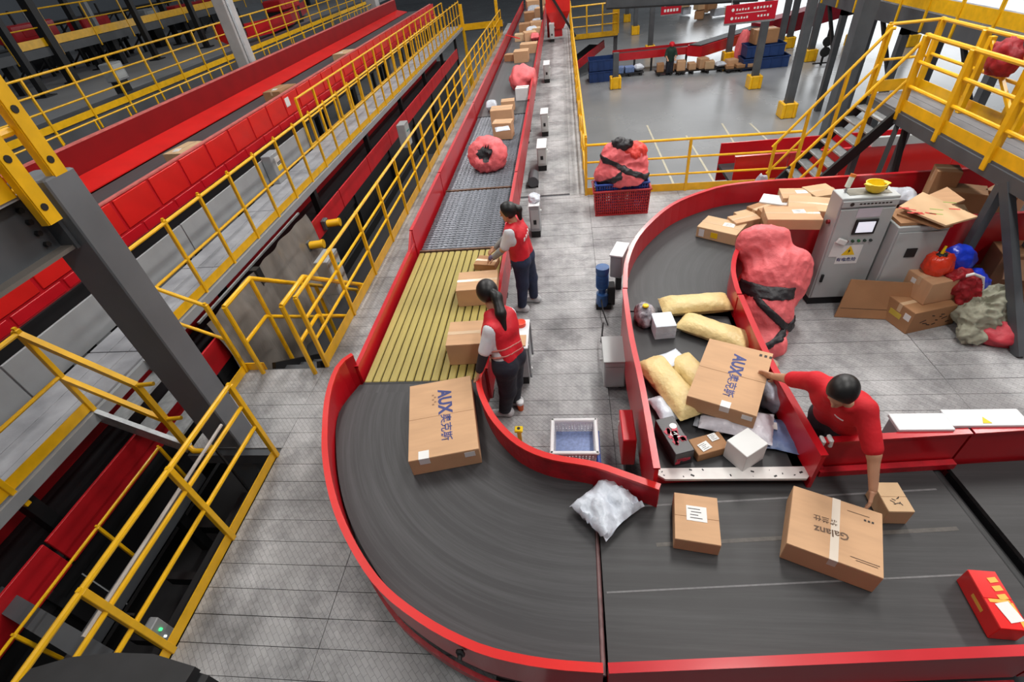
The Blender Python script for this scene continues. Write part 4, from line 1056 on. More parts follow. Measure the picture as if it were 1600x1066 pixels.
for i, (px, py, X, s, lab) in enumerate(((232, 30, -20, .9, 'grey control cabinet standing on the floor at the top left'), (178, 112, -12.6, .5, 'grey motor box behind the walkway railing at upper left'))):
    q = PX(px, py, X); z0 = q.z-.4*s; t = thing('control_cabinet', lab, 'cabinet', (q.x, q.y, ZF))
    b = B(); b.box((q.x, q.y, q.z), (.7*s, 1.0*s, .9*s), None, .02); obj('housing', b, GREY, t)
    b = B(); b.box((q.x+.36*s, q.y, q.z), (.02, .7*s, .7*s), None, .005); obj('door', b, LGREY, t)
    b = B(); b.box((q.x, q.y, (ZF+q.z-.45*s)/2), (.5*s, .7*s, max(.05, q.z-.45*s-ZF))); obj('stand', b, BLACK, t)
for i, (px, py, X) in enumerate(((42, 105, -17, ), (92, 88, -18), (140, 75, -19), (236, 72, -17), (270, 45, -19), (318, 60, -16), (150, 40, -21))):
    q = PX(px, py, X); t = thing('support_post', ('dark post on the far left floor, first from the left edge', 'thick dark post on the far left floor below the high platform', 'dark post on the far left floor behind the third railing post', 'dark post near the grey motor box at upper left', 'dark post on the far left floor by the cabinet', 'dark post just left of the pale column', 'grey strut under the high platform between the dim red housings')[i], 'post', (q.x, q.y, ZF))
    w_ = .30 if i == 1 else .2
    b = B(); b.bar((q.x, q.y, ZF), (q.x, q.y, 4.6), w_, w_, up=(0, 1, 0)); obj('shaft', b, GREY if i == 6 else BLACK, t); b = B(); b.box((q.x, q.y, ZF+.02), (.45, .45, .04)); obj('base_plate', b, BLACK, t)
for i, (px, py, X, L, lab) in enumerate(((60, 72, -21, 9, 'black roller line on the far left floor, lowest in the picture'), (260, 22, -20.2, 12, 'black roller line on the far left floor along the top edge'), (120, 30, -27, 16, 'black roller line behind the dim red housings at top left'))):
    q = PX(px, py, X); t = thing('roller_line', lab, 'conveyor', (q.x, q.y, ZF)); zt_ = max(q.z, ZF+.5)
    b = B(); b.box((q.x, q.y, zt_), (.9, L, .2)); obj('bed', b, BLACK, t)
    for k in range(10):
        for s in (-.36, .36):
            b = B(); yy = q.y-L/2+.3+k*(L-.6)/9; b.bar((q.x+s, yy, ZF), (q.x+s, yy, zt_), .09, .09, up=(0, 1, 0)); obj('leg', b, BLACK, t)
    for k in range(9):
        b = B(); b.bar((q.x-.3, q.y-L/2+.3+k*(L-.6)/9, ZF+.1), (q.x+.3, q.y-L/2+.3+(k+1)*(L-.6)/9, zt_), .06, .06); obj('cross_brace', b, BLACK, t)
# red curved chute + flag panel behind the pale column
t = thing('red_chute', 'curved dark red chute behind the railing right of the pale column', 'chute', (-12.5, 18, 1.8))
pa = [P(x, y, 2.0) for x, y in ((385, 50), (420, 42), (455, 28), (478, 10))]
b = B(); b.wall([(p.x, p.y) for p in pa], 1.75, 2.3, .06); obj('chute_wall', b, RED, t); b = B(); b.wall([(p.x-.5, p.y) for p in pa], 1.75, 1.85, .9); obj('chute_floor', b, PIT, t)
t = thing('red_sign_panel', 'small tilted bright red panel left of the pale column', 'panel', (-10, 17, 1.6)); q = P(353, 55, 1.9)
b = B(); b.box((q.x, q.y, q.z), (.9, .04, .7), Matrix.Rotation(.5, 3, 'Y')); obj('panel', b, REDB, t)
b = B(); b.bar((q.x, q.y+.05, 1.0), (q.x, q.y+.05, 1.9), .05, .05, up=(0, 1, 0)); obj('bracket', b, DARKST, t)
# cross walkway at the far end of the pit
t = thing('cross_walkway', 'yellow-edged crossing walkway at the far end between the two railings', 'walkway', (-4.2, 29.5, -.2))
b = B(); b.box((-4.2, 29.6, .5), (2.3, .9, .12)); obj('deck', b, DARKST, t)
b = B(); b.box((-4.2, 29.13, .62), (2.3, .03, .28)); obj('toe_board', b, YEL, t)
for x in (-5.1, -3.3):
    b = B(); b.bar((x, 29.2, -2.6), (x, 29.2, 1.6), .14, .14, up=(0, 1, 0)); obj('post', b, YEL, t)
# ================================================================== RIGHT SIDE: stairs, platform, far hall floor
ZP = 1.6; PXN, PXF = 4.68, 5.36
t = thing('raised_platform', 'grey raised platform with black frame at the upper right', 'platform', (5.0, 6.2, 0))
for k in range(3):
    b2 = B(); b2.box((PXN+.113+.226*k, 6.15, ZP-.02), (.22, 5.0, .03), None, .003); obj('plank', b2, mat('platform_plank_grey', (104, 105, 109), .7, var=.15) if not k else bpy.data.materials['platform_plank_grey'], t)
for x in (PXN, PXF):
    b = B(); b.box((x, 6.15, ZP-.105), (.04, 5.0, .15)); obj('edge_beam', b, DARKST, t)
b = B(); b.box(((PXN+PXF)/2, 8.63, ZP-.105), (.7, .04, .15)); obj('edge_beam', b, DARKST, t)
for (x, y) in ((PXN+.03, 8.5), (PXF, 8.5), (PXN+.02, 5.53), (PXF, 5.53)):
    b = B(); b.bar((x, y, 0), (x, y, ZP-.17), .09, .09, up=(0, 1, 0)); obj('leg', b, DARKST, t)
    b = B(); b.box((x, y, .008), (.2, .2, .016)); obj('base_plate', b, BLACK, t)
b = B(); b.bar((PXN, 5.48, ZP-.12), (4.80, 4.32, 0), .085, .10); obj('brace', b, DARKST, t)
b = B(); b.bar((PXN+.02, 7.7, ZP-.18), (4.3, 7.1, .02), .065, .065); obj('brace', b, BLACK, t)
b = B(); b.bar((PXN+.02, 7.5, ZP-.18), (PXN+.02, 7.15, .02), .06, .06); obj('brace', b, BLACK, t)
railing('platform_railing', 'heavy yellow railing on the near side of the raised platform at right', [(PXN, 7.75, ZP), (PXN, 3.95, ZP)], h=.91, levels=(.91, .61, .31), step=.95, drop=.12, toe=.14, post=.075, r=.028)
railing('platform_railing', 'heavy yellow railing on the far side of the raised platform, under the red bundle', [(PXF, 8.66, ZP), (PXF, 4.0, ZP)], h=.91, levels=(.91, .48), step=.89, drop=.08, toe=.14, post=.07, r=.026)
railing('platform_railing', 'yellow railing across the end of the platform at the head of the stairs', [(PXN, 8.68, ZP), (PXF, 8.68, ZP)], h=.91, levels=(.91, .45), step=.72, drop=.04, toe=.16, post=.06, r=.022)
t = thing('safety_gate', 'yellow braced gate frame leaning in the middle of the platform railings', 'gate', (PXF-.08, 6.8, ZP))
for y in (7.45, 6.45, 5.55):
    b = B(); b.bar((PXF-.09, y, ZP), (PXF-.09, y, ZP+.89), .065, .065, up=(0, 1, 0)); obj('post', b, YEL, t)
for y0, y1 in ((7.45, 6.45), (6.45, 5.55)):
    b = B(); b.bar((PXF-.09, y0, ZP+.85), (PXF-.09, y1, ZP+.08), .04, .04); obj('brace', b, YEL, t)
# stair
t = thing('steel_stair', 'dark steel staircase with yellow handrails climbing to the right-hand platform', 'stairs', (4.1, 8.2, 0))
for y in (7.79, 8.64):
    b = B(); b.bar((3.45, y, .02), (4.70, y, 1.53), .05, .15); obj('stringer', b, BLACK, t)
b = B(); b.box((0, 0, 0), (.17, .80, .03), None, .004); me = mkmesh('tread', b.v, b.f, GALV)
for k in range(9): shared('tread', me, (4.60-.132*k, 8.215, 1.44-.16*k), t)
for y in (7.79, 8.64):
    dz = V((0, 0, .9)); a, c = V((3.42, y, -.02)), V((4.69, y, 1.56))
    b = B(); b.pipe([a+dz, c+dz, c+dz+V((.05, 0, 0))], .024); obj('top_rail', b, YEL, t, True)
    b = B(); b.pipe([a+dz*.5, c+dz*.5], .021); obj('mid_rail', b, YEL, t, True)
    for u in (.03, .35, .68, 1.0):
        p_ = a.lerp(c, u); b = B(); b.bar(V((p_.x, p_.y, max(p_.z, .0))), p_+dz, .042, .042, up=(0, 1, 0)); obj('post', b, YEL, t)
# red bundle over the platform rail
q = PX(1575, 84, PXF-.1)
t = sack('cloth_bundle', 'dark red crumpled bundle hanging over the yellow platform railing at upper right', (PXF-.12, q.y), q.z-.22, (.12, .21, .24), mat('dark_red_cloth', (150, 16, 28), .6, var=.3, scale=9, bump=.6, bscale=14), 21, amp=.25, cat='bundle', freq=3.0)
# higher catwalk at top right
t = thing('catwalk', 'grey catwalk with yellow edge plate in the top right corner', 'walkway', (10.3, 15, 1.1))
for k in range(9):
    b = B(); b.box((10.4, 10.6+1.5*k, 1.28), (1.3, 1.48, .04), None, .004); obj('plank', b, CW, t)
b = B(); b.box((9.78, 16.6, 1.02), (.06, 13.6, .48)); obj('edge_beam', b, DARKST, t)
b = B(); b.box((11.0, 16.6, 1.14), (.06, 13.6, .24)); obj('edge_beam', b, DARKST, t)
for y in (10.5, 13.5, 17.5, 21.5):
    for x in (9.9, 10.95):
        b = B(); b.bar((x, y, -2.6), (x, y, 1.05), .2, .2, up=(0, 1, 0)); obj('leg', b, DARKST, t)
    b = B(); b.box((10.4, y, .8), (1.2, .2, .4)); obj('cross_beam', b, BLACK, t)
    b = B(); b.bar((9.9, y, -.6), (9.9, y+1.4, .8), .1, .1); b.bar((9.9, y, -.6), (9.9, y-1.4, .8), .1, .1) if False else None; obj('brace', b, BLACK, t)
railing('safety_railing', 'yellow railing with deep edge plate in the top right corner', [(9.74, 9.9, 1.3), (9.74, 23.2, 1.3)], h=1.1, levels=(1.1, .6), step=1.35, drop=.5, toe=.3, post=.07)
# red machine side beyond the back railing
Y0 = 9.72
t = thing('red_conveyor_side', 'bright red conveyor side panels behind the back railing and the stairs', 'conveyor', (5.6, 10.2, -2.6))
for k in range(5):
    b = B(); b.box((3.70+.98*k, Y0, -.12), (.965, .03, .90), None, .006); obj('side_panel', b, REDB, t)
b = B(); b.box((5.66, Y0, .34), (4.92, .06, .03)); obj('panel_rim', b, RED, t)
b = B(); b.box((5.66, Y0+.5, -.2), (4.9, 1.0, .06)); obj('belt', b, BELT, t)
b = B(); b.box((5.66, Y0+1.05, -.15), (4.9, .03, .8)); obj('back_panel', b, RED, t)
for x in (3.5, 5.6, 7.8):
    b = B(); b.bar((x, Y0+.5, -2.6), (x, Y0+.5, -.23), .1, .1, up=(0, 1, 0)); obj('leg', b, BLACK, t)
b = B(); b.box((6.4, Y0, .435), (1.6, .08, .16)); tag(obj('grey_duct', b, LGREY), 'pale grey flat duct lying on top of the red panels under the platform', 'duct')
# branch conveyor carrying on under the platform
t = thing('belt_conveyor', 'red-walled conveyor heaped with flattened cartons, running off under the platform', 'conveyor', (5.4, 6.3, 0))
b = B(); b.box((5.35, 6.35, ZC-.02), (2.9, 1.2, .04)); obj('belt', b, BELT, t)
b = B(); b.box((5.35, 6.35, .48), (2.9, 1.1, .34)); obj('bed', b, BLACK, t)
rim_wall(t, [(3.92, 7.0), (6.8, 6.96)], .3, 1.0, .03, RED, .05, 'back_guard'); rim_wall(t, [(3.92, 5.72), (6.8, 5.70)], .3, .98, .03, RED, .05, 'front_guard')
legs(t, [(4.2, 5.85), (4.2, 6.9), (6.4, 5.85), (6.4, 6.9)], 0, .35)
# ------------------------------------------------------------------ ground-floor pillars with yellow guards
def pillar(px, py, lab, w_=.27, g=(.62, .55), top=5.0):
    q = P(px, py, -2.6); t = thing('pillar', lab, 'pillar', (q.x, q.y+.3, -2.6))
    b = B(); b.bar((q.x, q.y+.3, -2.6), (q.x, q.y+.3, top), w_, w_, up=(0, 1, 0)); obj('shaft', b, DARKST, t)
    for s in (-1, 1):
        b = B(); b.box((q.x+s*(w_/2+.08), q.y+.3, -2.6+g[1]/2), (.12, g[0], g[1]), None, .03); obj('guard_block', b, YEL, t)
        b = B(); b.box((q.x, q.y+.3+s*(w_/2+.08), -2.6+g[1]/2), (g[0]-.28, .12, g[1]), None, .03); obj('guard_block', b, YEL, t)
for px, py, lab, kw in ((962, 140, 'grey pillar with yellow foot under the little yellow platform', dict(top=-1.0)),
        (1179, 140, 'dark pillar with yellow foot in front of the red sign', {}), (1231, 186, 'dark pillar with yellow foot nearest the camera, left of the stairs', {}),
        (1138, 100, 'dark pillar with yellow foot behind the row of pallets', {}), (1266, 97, 'dark pillar with yellow foot between the long red chute and the wheel stand', {}),
        (1219, 82, 'left one of two dark pillars close together beyond the red chute', {}), (1233, 76, 'right one of two dark pillars close together beyond the red chute', {}),
        (1327, 132, 'dark pillar with yellow foot seen through the stair handrails', {}), (1333, 74, 'dark pillar with yellow foot on the bright floor behind the stair head', {}),
        (1425, 74, 'dark pillar with yellow foot on the bright floor behind the platform posts', {}), (993, 55, 'far dark pillar with yellow foot, right of the little yellow platform', {}),
        (980, 35, 'farthest dark pillar with small yellow foot near the top edge', {}), (1016, 88, 'dark pillar standing behind the low far red conveyor', {})):
    pillar(px, py, lab, **kw)
q = P(1312, 150, -2.6); t = thing('roof_column', 'thick grey column dropping from the top edge left of the stairs', 'column', (q.x, q.y, -2.6))
q = P(1287, 235, -2.6)
b = B(); b.bar((q.x, q.y, -2.6), (q.x, q.y, 5), .42, .42, up=(0, 1, 0)); obj('shaft', b, DARKST, t); b = B(); b.box((q.x, q.y, -2.57), (.7, .7, .06)); obj('base_plate', b, DARKST, t)
# overhead dark beam at the top of the far hall
t = thing('overhead_beam', 'long dark beam across the top edge above the far hall floor', 'beam', (6, 30, 1.5))
q0, q1 = PY(985, 6, 30), PY(1148, 3, 30)
b = B(); b.bar((q0.x-1.2, 30, q0.z+.35), (q1.x+1.0, 30, q1.z+.40), .5, .8); obj('web', b, DARKST, t); b = B(); b.bar((q0.x-1.2, 30, q0.z-.06), (q1.x+1.0, 30, q1.z-.02), .7, .06); obj('flange', b, BLACK, t)
# little yellow platform at the far end of the walkway railing
t = thing('small_platform', 'little yellow railed platform at the far end of the walkway', 'platform', (1.6, 19.5, -2.6))
A = [P(893, 60, -.8), P(967, 55, -.8)]; dx = A[1].x-A[0].x
x0, x1, y0, y1 = A[0].x, A[0].x+dx, A[0].y, A[0].y+2.8
b = B(); b.box(((x0+x1)/2, (y0+y1)/2, -.88), (x1-x0, y1-y0, .12)); obj('deck', b, DARKST, t)
b = B(); b.box(((x0+x1)/2, y0-.02, -.76), (x1-x0, .03, .24)); obj('toe_board', b, YEL, t)
for x in (x0+.1, x1-.1):
    b = B(); b.bar((x, y0+.3, -2.6), (x, y0+.3, -.94), .2, .2, up=(0, 1, 0)); obj('leg', b, DARKST, t)
railing('platform_railing', 'yellow railing round the little platform at the far end of the walkway', [(x0, y1, -.8), (x0, y0, -.8), (x1, y0, -.8), (x1, y1, -.8)], h=1.45, levels=(1.45, .95, .5), step=.95, toe=0, post=.08, r=.036)
t = thing('mesh_door', 'solid yellow corner post panel of the little far platform', 'panel', (x1, y0, -.8)); b = B(); b.box((x1-.12, y0+.1, .1), (.36, .08, 1.8), None, .01); obj('panel', b, YEL, t)
b = B(); b.box((x1-.12, y0+.05, .1), (.24, .02, 1.5)); obj('inset', b, WARNY, t)
# far low conveyor, its inclined feeder and the long red chute
t = thing('far_conveyor', 'low red conveyor across the far hall floor behind the pallets', 'conveyor', (5, 31.2, -2.6))
b = B(); b.box((5.2, 31.3, -1.75), (5.0, 1.0, .06)); obj('belt', b, BELT, t)
for y in (30.8, 31.8):
    b = B(); b.box((5.2, y, -1.78), (5.0, .04, .36)); obj('side_wall', b, RED, t)
for k in range(6):
    b = B(); b.bar((2.9+.92*k, 30.85, -2.6), (2.9+.92*k, 30.85, -1.95), .1, .1, up=(0, 1, 0)); obj('leg', b, BLACK, t)
t = thing('incline_conveyor', 'dark incline conveyor behind the blue crates at the far left of the hall', 'conveyor', (1.5, 30, -2.6))
b = B(); b.bar((-.6, 29.6, -2.3), (1.9, 33.2, -1.5), 1.0, .1); obj('belt', b, BLACK, t); b = B(); b.bar((-.15, 29.3, -2.2), (2.3, 32.85, -1.4), .06, .4); obj('side_wall', b, RED2, t)
b = B(); b.bar((1.6, 32.6, -2.6), (1.6, 32.6, -1.6), .1, .1, up=(0, 1, 0)); obj('leg', b, BLACK, t)
t = thing('red_chute', 'long dark red chute rising to the right behind the red sign', 'chute', (11, 35, -2.6))
a0, a1, a2 = P(1085, 80, -1.75), PY(1180, 50, 34), PY(1335, 5, 36)
CH = mat('maroon_chute', (140, 14, 34), .45, var=.15)
b = B(); b.bar(a0, a1, .9, .5); obj('lower_run', b, RED, t); b = B(); b.bar(a1, a2, .9, .9); obj('upper_run', b, CH, t)
b = B(); b.bar(a0+V((0, 0, .27)), a1+V((0, 0, .27)), .7, .05); obj('belt', b, BELT, t)
for u in (.3, .9):
    p_ = a1.lerp(a2, u); b = B(); b.bar((p_.x, p_.y, -2.6), (p_.x, p_.y, p_.z-.3), .16, .16, up=(0, 1, 0)); obj('leg', b, BLACK, t)
# red hanging sign with two lines of white writing and a smaller far one
def sign(lab, pxc, pyc, Y, w_, h_, rows):
    q = PY(pxc, pyc, Y); t = thing('hanging_sign', lab, 'sign', (q.x, Y, q.z))
    a = math.atan2(*(P(1211, 30, 0)-P(1133, 33, 0)).yx) if False else -.02
    b = B(); b.box((q.x, Y, q.z), (w_, .05, h_), None, .01); obj('board', b, mat('sign_red', (182, 18, 40), .4, var=.03) if 'sign_red' not in bpy.data.materials else bpy.data.materials['sign_red'], t)
    b = B(); b.box((q.x, Y, q.z-h_/2-.03), (w_, .08, .06)); obj('lower_strip', b, GALV, t)
    b = B(); b.bar((q.x-w_*.4, Y, q.z+h_/2), (q.x-w_*.4, Y, q.z+h_/2+1.5), .03, .03, up=(0, 1, 0)); b.bar((q.x+w_*.4, Y, q.z+h_/2), (q.x+w_*.4, Y, q.z+h_/2+1.5), .03, .03, up=(0, 1, 0)); obj('hanger', b, GALV, t)
    if rows:
        bb = B()
        for r_ in (0, 1):
            zc = q.z+h_*(.22-.46*r_)
            bb.lathe((q.x-w_*.36, Y-.028, zc), [(.001, 0), (h_*.09, 0), (h_*.09, .006), (.001, .006)], 12, Matrix.Rotation(math.pi/2, 3, 'X'))
            for k in range(5): bb.box((q.x-w_*.28+k*.055*w_, Y-.028, zc-.01*k % .02), (w_*.03, .006, h_*(.09 if k % 2 else .12)))
            for k in range(6 if r_ == 0 else 4): bb.box((q.x+w_*(.06 if r_ == 0 else .16)+k*.062*w_, Y-.028, zc), (w_*.034, .006, h_*(.13 if k % 2 else .10)))
        bb.box((q.x, Y-.028, q.z), (w_*.6, .006, h_*.03)); obj('white_lettering', bb, PAPER, t)
    else:
        bb = B()
        for k in range(5):
            bb.box((q.x-w_*.3+k*.15*w_, Y-.028, q.z+h_*.18), (w_*.1, .006, h_*.2)); bb.box((q.x-w_*.3+k*.15*w_, Y-.028, q.z-h_*.22), (w_*.1, .006, h_*.2))
        obj('white_lettering', bb, PAPER, t)
sign('wide red hanging sign with two rows of white writing above the far hall', 1173, 19, 24, 1.95, .62, True)
sign('small red hanging sign with white writing near the top centre right', 1049, 11, 38, 1.25, .75, False)
# blue crates and clutter on the far floor
def crate(name, lab, c, zb, size, m, yaw=0, group=None, slats=6, lip=True, rows=4, fm=None):
    L, Wd, H = size; t = thing(name, lab, 'crate', (c[0], c[1], zb), group); t.rotation_euler = (0, 0, yaw)
    b = B(); b.box((0, 0, .01), (L*.94, Wd*.94, .02)); objL('crate_floor', b, fm or m, t)
    for s in (-1, 1):
        for (ln, ax) in ((L, 0), (Wd, 1)):
            b = B(); n = slats
            off = (Wd if ax == 0 else L)/2-.012
            for k in range(n+1):
                u = -ln/2+.02+(ln-.04)*k/n
                p0, p1 = ((u*.95, s*off*.95, 0), (u, s*off, H)) if ax == 0 else ((s*off*.95, u*.95, 0), (s*off, u, H))
                b.bar(p0, p1, .018, .018, up=(0, 1, 0) if ax == 0 else (1, 0, 0))
            for k in range(rows):
                z = .02+(H-.04)*k/(rows-1); f = .95+.05*z/H
                b.bar((-ln/2*f, s*off*f, z) if ax == 0 else (s*off*f, -ln/2*f, z), (ln/2*f, s*off*f, z) if ax == 0 else (s*off*f, ln/2*f, z), .014, .022 if k in (0, rows-1) else .014)
            objL('lattice_side', b, m, t)
    if lip:
        b = B()
        for s in (-1, 1): b.box((0, s*Wd/2, H), (L+.04, .035, .03), None, .008); b.box((s*L/2, 0, H), (.035, Wd+.04, .03), None, .008)
        objL('rim', b, m, t)
    return t
BD = mat('deep_blue_crate', (28, 58, 112), .5, var=.15)
def solid_crate(lab, c, zb, size, m):
    L, Wd, H = size; t = thing('blue_crate', lab, 'crate', (c[0], c[1], zb))
    b = B(); b.box((c[0], c[1], zb+.02), (L*.96, Wd*.96, .04)); obj('crate_floor', b, m, t)
    for s in (-1, 1):
        b = B(); b.box((c[0], c[1]+s*(Wd/2-.02), zb+H/2), (L, .04, H)); obj('side_panel', b, m, t)
        b = B(); b.box((c[0]+s*(L/2-.02), c[1], zb+H/2), (.04, Wd-.08, H)); obj('side_panel', b, m, t)
        for k in range(4):
            b = B(); b.box((c[0]-L*.36+L*.24*k, c[1]+s*(Wd/2+.012), zb+H/2), (.05, .03, H*.9)); obj('rib', b, m, t)
    b = B()
    for s in (-1, 1): b.box((c[0], c[1]+s*Wd/2, zb+H-.03), (L+.06, .07, .06)); b.box((c[0]+s*L/2, c[1], zb+H-.03), (.07, Wd-.07, .06))
    obj('rim', b, m, t)
for i, (px, py, z, w_, lab) in enumerate(((940, 129, -2.6, 1.3, 'dark blue crate at the bottom of the stack below the little platform'), (940, 129, -2.05, 1.3, 'dark blue crate on top of the stack below the little platform'), (1196, 108, -2.6, 2.2, 'dark blue crate at the bottom of the wide stack by the red sign pillar'), (1192, 108, -2.05, 1.8, 'dark blue crate on top of the wide stack by the red sign pillar'))):
    q = P(px, py, -2.6); solid_crate(lab, (q.x, q.y+.6), z, (w_, 1.0, .52), BD)
q = P(1190, 108, -2.6); carton('cardboard_box', 'brown box on top of the far blue crates below the red sign', (q.x, q.y+.6), -1.5, (1.1, .8, .6), .1, CARD2)
q = P(1158, 103, -2.6); sack('pink_sack', 'upright pink sack standing left of the far blue crates', (q.x, q.y+.3), -2.6, (.35, .3, 1.0), PINK, 31)
pk = [(984, 120, 1.0, POLYB, 'pallet with blue parcel and white bag, left of the far man'), (1048, 118, 1.0, CARD2, 'pallet with cloth heaps at the feet of the far man'), (1082, 116, 1.1, CARD, 'pallet of brown boxes right of the far man'), (1127, 113, 1.1, CARD3, 'pallet with brown and white parcels, fourth from left'), (1158, 113, 1.0, CARD2, 'low pallet with scraps at the right end of the pallet row')]
for i, (px, py, w_, m, lab) in enumerate(pk):
    q = P(px, py, -2.6); t = thing('pallet', lab, 'pallet', (q.x, q.y+.4, -2.6), 'pallets in the far hall')
    for k in range(4):
        b = B(); b.box((q.x, q.y+.1+.22*k, -2.46), (w_*1.5, .16, .03)); obj('board', b, BLACK, t)
    for s in (-.6, 0, .6):
        b = B(); b.box((q.x+s*w_, q.y+.43, -2.54), (.1, .8, .11)); obj('runner', b, BLACK, t)
    for k in range(3):
        L = random.uniform(.35, .55); H = random.uniform(.25, .5); mm = (m, POLYW if i in (0, 3) and k == 2 else m, CARD)[k]
        if i in (0,) and k == 2 or (i == 3 and k == 1): mailer('poly_mailer', 'white bag lying on the far pallet '+('left of the far man' if i == 0 else 'fourth from left'), (q.x-.5*w_+.5*k*w_, q.y+.45), -2.44, (L, .5, H), .2*k, POLYW, 40+i)
        else: carton('cardboard_box', ('left', 'middle', 'right')[k]+' box on the '+('pallet left of the far man', 'pallet at the far man\'s feet', 'pallet just right of the far man', 'fourth far pallet', 'last far pallet at the right')[i], (q.x-.5*w_+.5*k*w_, q.y+.45), -2.444, (L, .5, H if i < 4 else .15), .15*k-.1, mm, parts=False)
# hand truck / wheel stand and shelf clutter
q = P(1282, 102, -2.6); t = thing('wheel_stand', 'black stand with wheels beside the far pillars', 'stand', (q.x, q.y, -2.6))
b = B(); b.bar((q.x, q.y, -2.6), (q.x, q.y, -.9), .08, .08, up=(0, 1, 0)); b.bar((q.x-.4, q.y, -2.5), (q.x+.4, q.y, -2.5), .06, .06); obj('frame', b, BLACK, t)
for z in (-2.0, -1.55):
    b = B(); b.lathe((q.x, q.y-.1, z), [(.16, -.04), (.22, -.04), (.22, .04), (.16, .04)], 16, Matrix.Rotation(math.pi/2, 3, 'X')); obj('wheel', b, RUBBER, t)
for i, (px, py, lab) in enumerate(((1090, 22, 'far pile of mixed parcels at the top edge, left of the red sign'), (1120, 28, 'far pile of pale parcels directly left of the red sign'))):
    q = P(px, py, -2.6); t = thing('parcel_pile', lab, 'parcels', (q.x, q.y, -2.6))
    for k in range(9):
        b = B(); b.box((q.x+random.uniform(-1.4, 1.4), q.y+random.uniform(-.6, .6), -2.6+.35+.55*(k % 3)), (random.uniform(.6, 1.0), .7, .5), rz(random.uniform(-.4, .4)), .02); obj('parcel', b, (CARD, CARD3, POLYW, CARD2)[k % 4], t)
# red chute block at the far end of the long conveyor
t = thing('end_hopper', 'red hopper with black struts at the far end beside the long conveyor', 'hopper', (.0, 26, 0))
q = PY(872, 8, 27); b = B(); b.lathe((q.x, 27, q.z-.9), [(.3, 0), (.75, .7), (.8, 1.6)], 4, rz(.78)); obj('hopper', b, REDB, t)
b = B(); b.bar((q.x-.75, 26.4, .9), (q.x-.75, 26.4, 3.2), .12, .12, up=(0, 1, 0)); b.bar((q.x-.7, 26.4, 2.4), (q.x+.75, 26.4, .1), .1, .1); obj('strut', b, BLACK, t)
b = B(); b.box((q.x-.2, 26.9, .75), (.7, .06, 1.3)); obj('skirt_panel', b, PIT, t)
# ================================================================== PARCELS, CRATES, CABINETS, SACKS
def M3(x=0, y=0, z=0): return TR(x, y, z)
ZI = ZB+.001; ZCI = ZC+.001
# --- big AUX carton on the curve
def box4(name, label, px, zt, zb, **k):
    c, (L, Wd), yaw = fit4(px, zt); return carton(name, label, c, zb, (L, Wd, zt-zb), yaw, **k), L, Wd, zt-zb, yaw
t, L, W_, H, yw = box4('cardboard_box', 'big brown AUX carton lying on the curved belt', ((640, 603), (735, 588), (748, 700), (638, 723)), .80, ZI, tape=None)
# text runs along the box's long side (top of letters to the right)
text('AUX', .17, TR(.03, .17, H+.003, -math.pi/2), INK, t, bold=.045, sx=.86)
text('奥克斯', .105, TR(.03, -.15, H+.003, -math.pi/2), INK, t, bold=.014)
b = B()
for k in range(5): b.box((-.075+.02*(k % 2), .27-.03*k, H+.003), (.02, .018, .001))
objL('faded_print', b, mat('faded_print', (150, 112, 84), .7), t)
b = B(); b.box((-L*.28, -W_/2+.04, H+.003), (.09, .085, .002)); b.box((-L*.28, -W_/2-.0015, H-.035), (.09, .002, .07)); objL('shipping_label', b, PAPER, t)
b = B(); b.box((L*.36, -W_/2-.0015, H-.05), (.09, .002, .06)); objL('shipping_label', b, PAPER, t)
# --- AUX carton on the branch belt, tilted on the mailers
t, L, W_, H, yw = box4('cardboard_box', 'big brown AUX carton resting on the mailers beside the man in red', ((1106, 528), (1201, 555), (1190, 652), (1079, 614)), 1.0, .84, tape=None)
t.rotation_euler = (.05, .0, yw)
text('AUX', .14, TR(.02, .13, H+.003, -math.pi/2), INK, t, bold=.045, sx=.84)
text('奥克斯', .09, TR(.02, -.13, H+.003, -math.pi/2), INK, t, bold=.014)
b = B(); b.box((.03, -W_/2+.03, H+.003), (.075, .065, .002)); b.box((.03, -W_/2-.0015, H-.03), (.075, .002, .06)); objL('shipping_label', b, PAPER, t)
b = B(); b.box((L*.38, -W_/2-.0015, H-.05), (.08, .002, .05)); objL('shipping_label', b, PAPER, t)
b = B()
for k in range(3): b.box((L*.33+.04*k, W_*.42, H+.003), (.022, .03, .001))
objL('handling_marks', b, INKB, t)
# --- carton being turned by the man
t, L, W_, H, yw = box4('cardboard_box', 'large flat brown carton with upside-down dark print under the man\'s left hand', ((1240, 760), (1379, 802), (1381, 906), (1229, 848)), .80, ZI, tape='y', tm=WTAPE)
text('Galanz', .075, TR(-.02, -.045, H+.004, math.pi+.1), FADED, t, bold=.02)
text('格兰仕', .048, TR(-.06, .04, H+.004, math.pi+.05), FADED, t, bold=.02)
b = B()
for k in range(3): b.box((.17+.022*k, .14, H+.004), (.013, .014, .001))
objL('small_print', b, INKB, t)['kind'] = 'stuff'
b = B(); b.box((.17, -.17, H+.004), (.16, .004, .001)); b.box((.18, -.185, H+.004), (.12, .004, .001)); b.box((.13, .175, H+.004), (.13, .004, .001)); objL('printed_lines', b, FADED, t)
box4('cardboard_box', 'small brown carton with clear tape and pale label, middle of the bottom belt', ((1054, 770), (1121, 778), (1127, 853), (1054, 842)), .74, ZI, tape=None, labels=((0, .03, .14, .12, 0),))
t, L, W_, H, yw = box4('cardboard_box', 'small brown carton with scribbled marks to the right of the man\'s hand', ((1366, 754), (1402, 754), (1430, 799), (1387, 801)), .76, ZI, tape=None, m=CARD3)
b = B(); rg = random.Random(4)
for k in range(9): b.box((.0+rg.uniform(-.03, .03), -.03+rg.uniform(-.035, .03), H+.004), (rg.uniform(.008, .03), .005, .001), rz(rg.uniform(0, 3)))
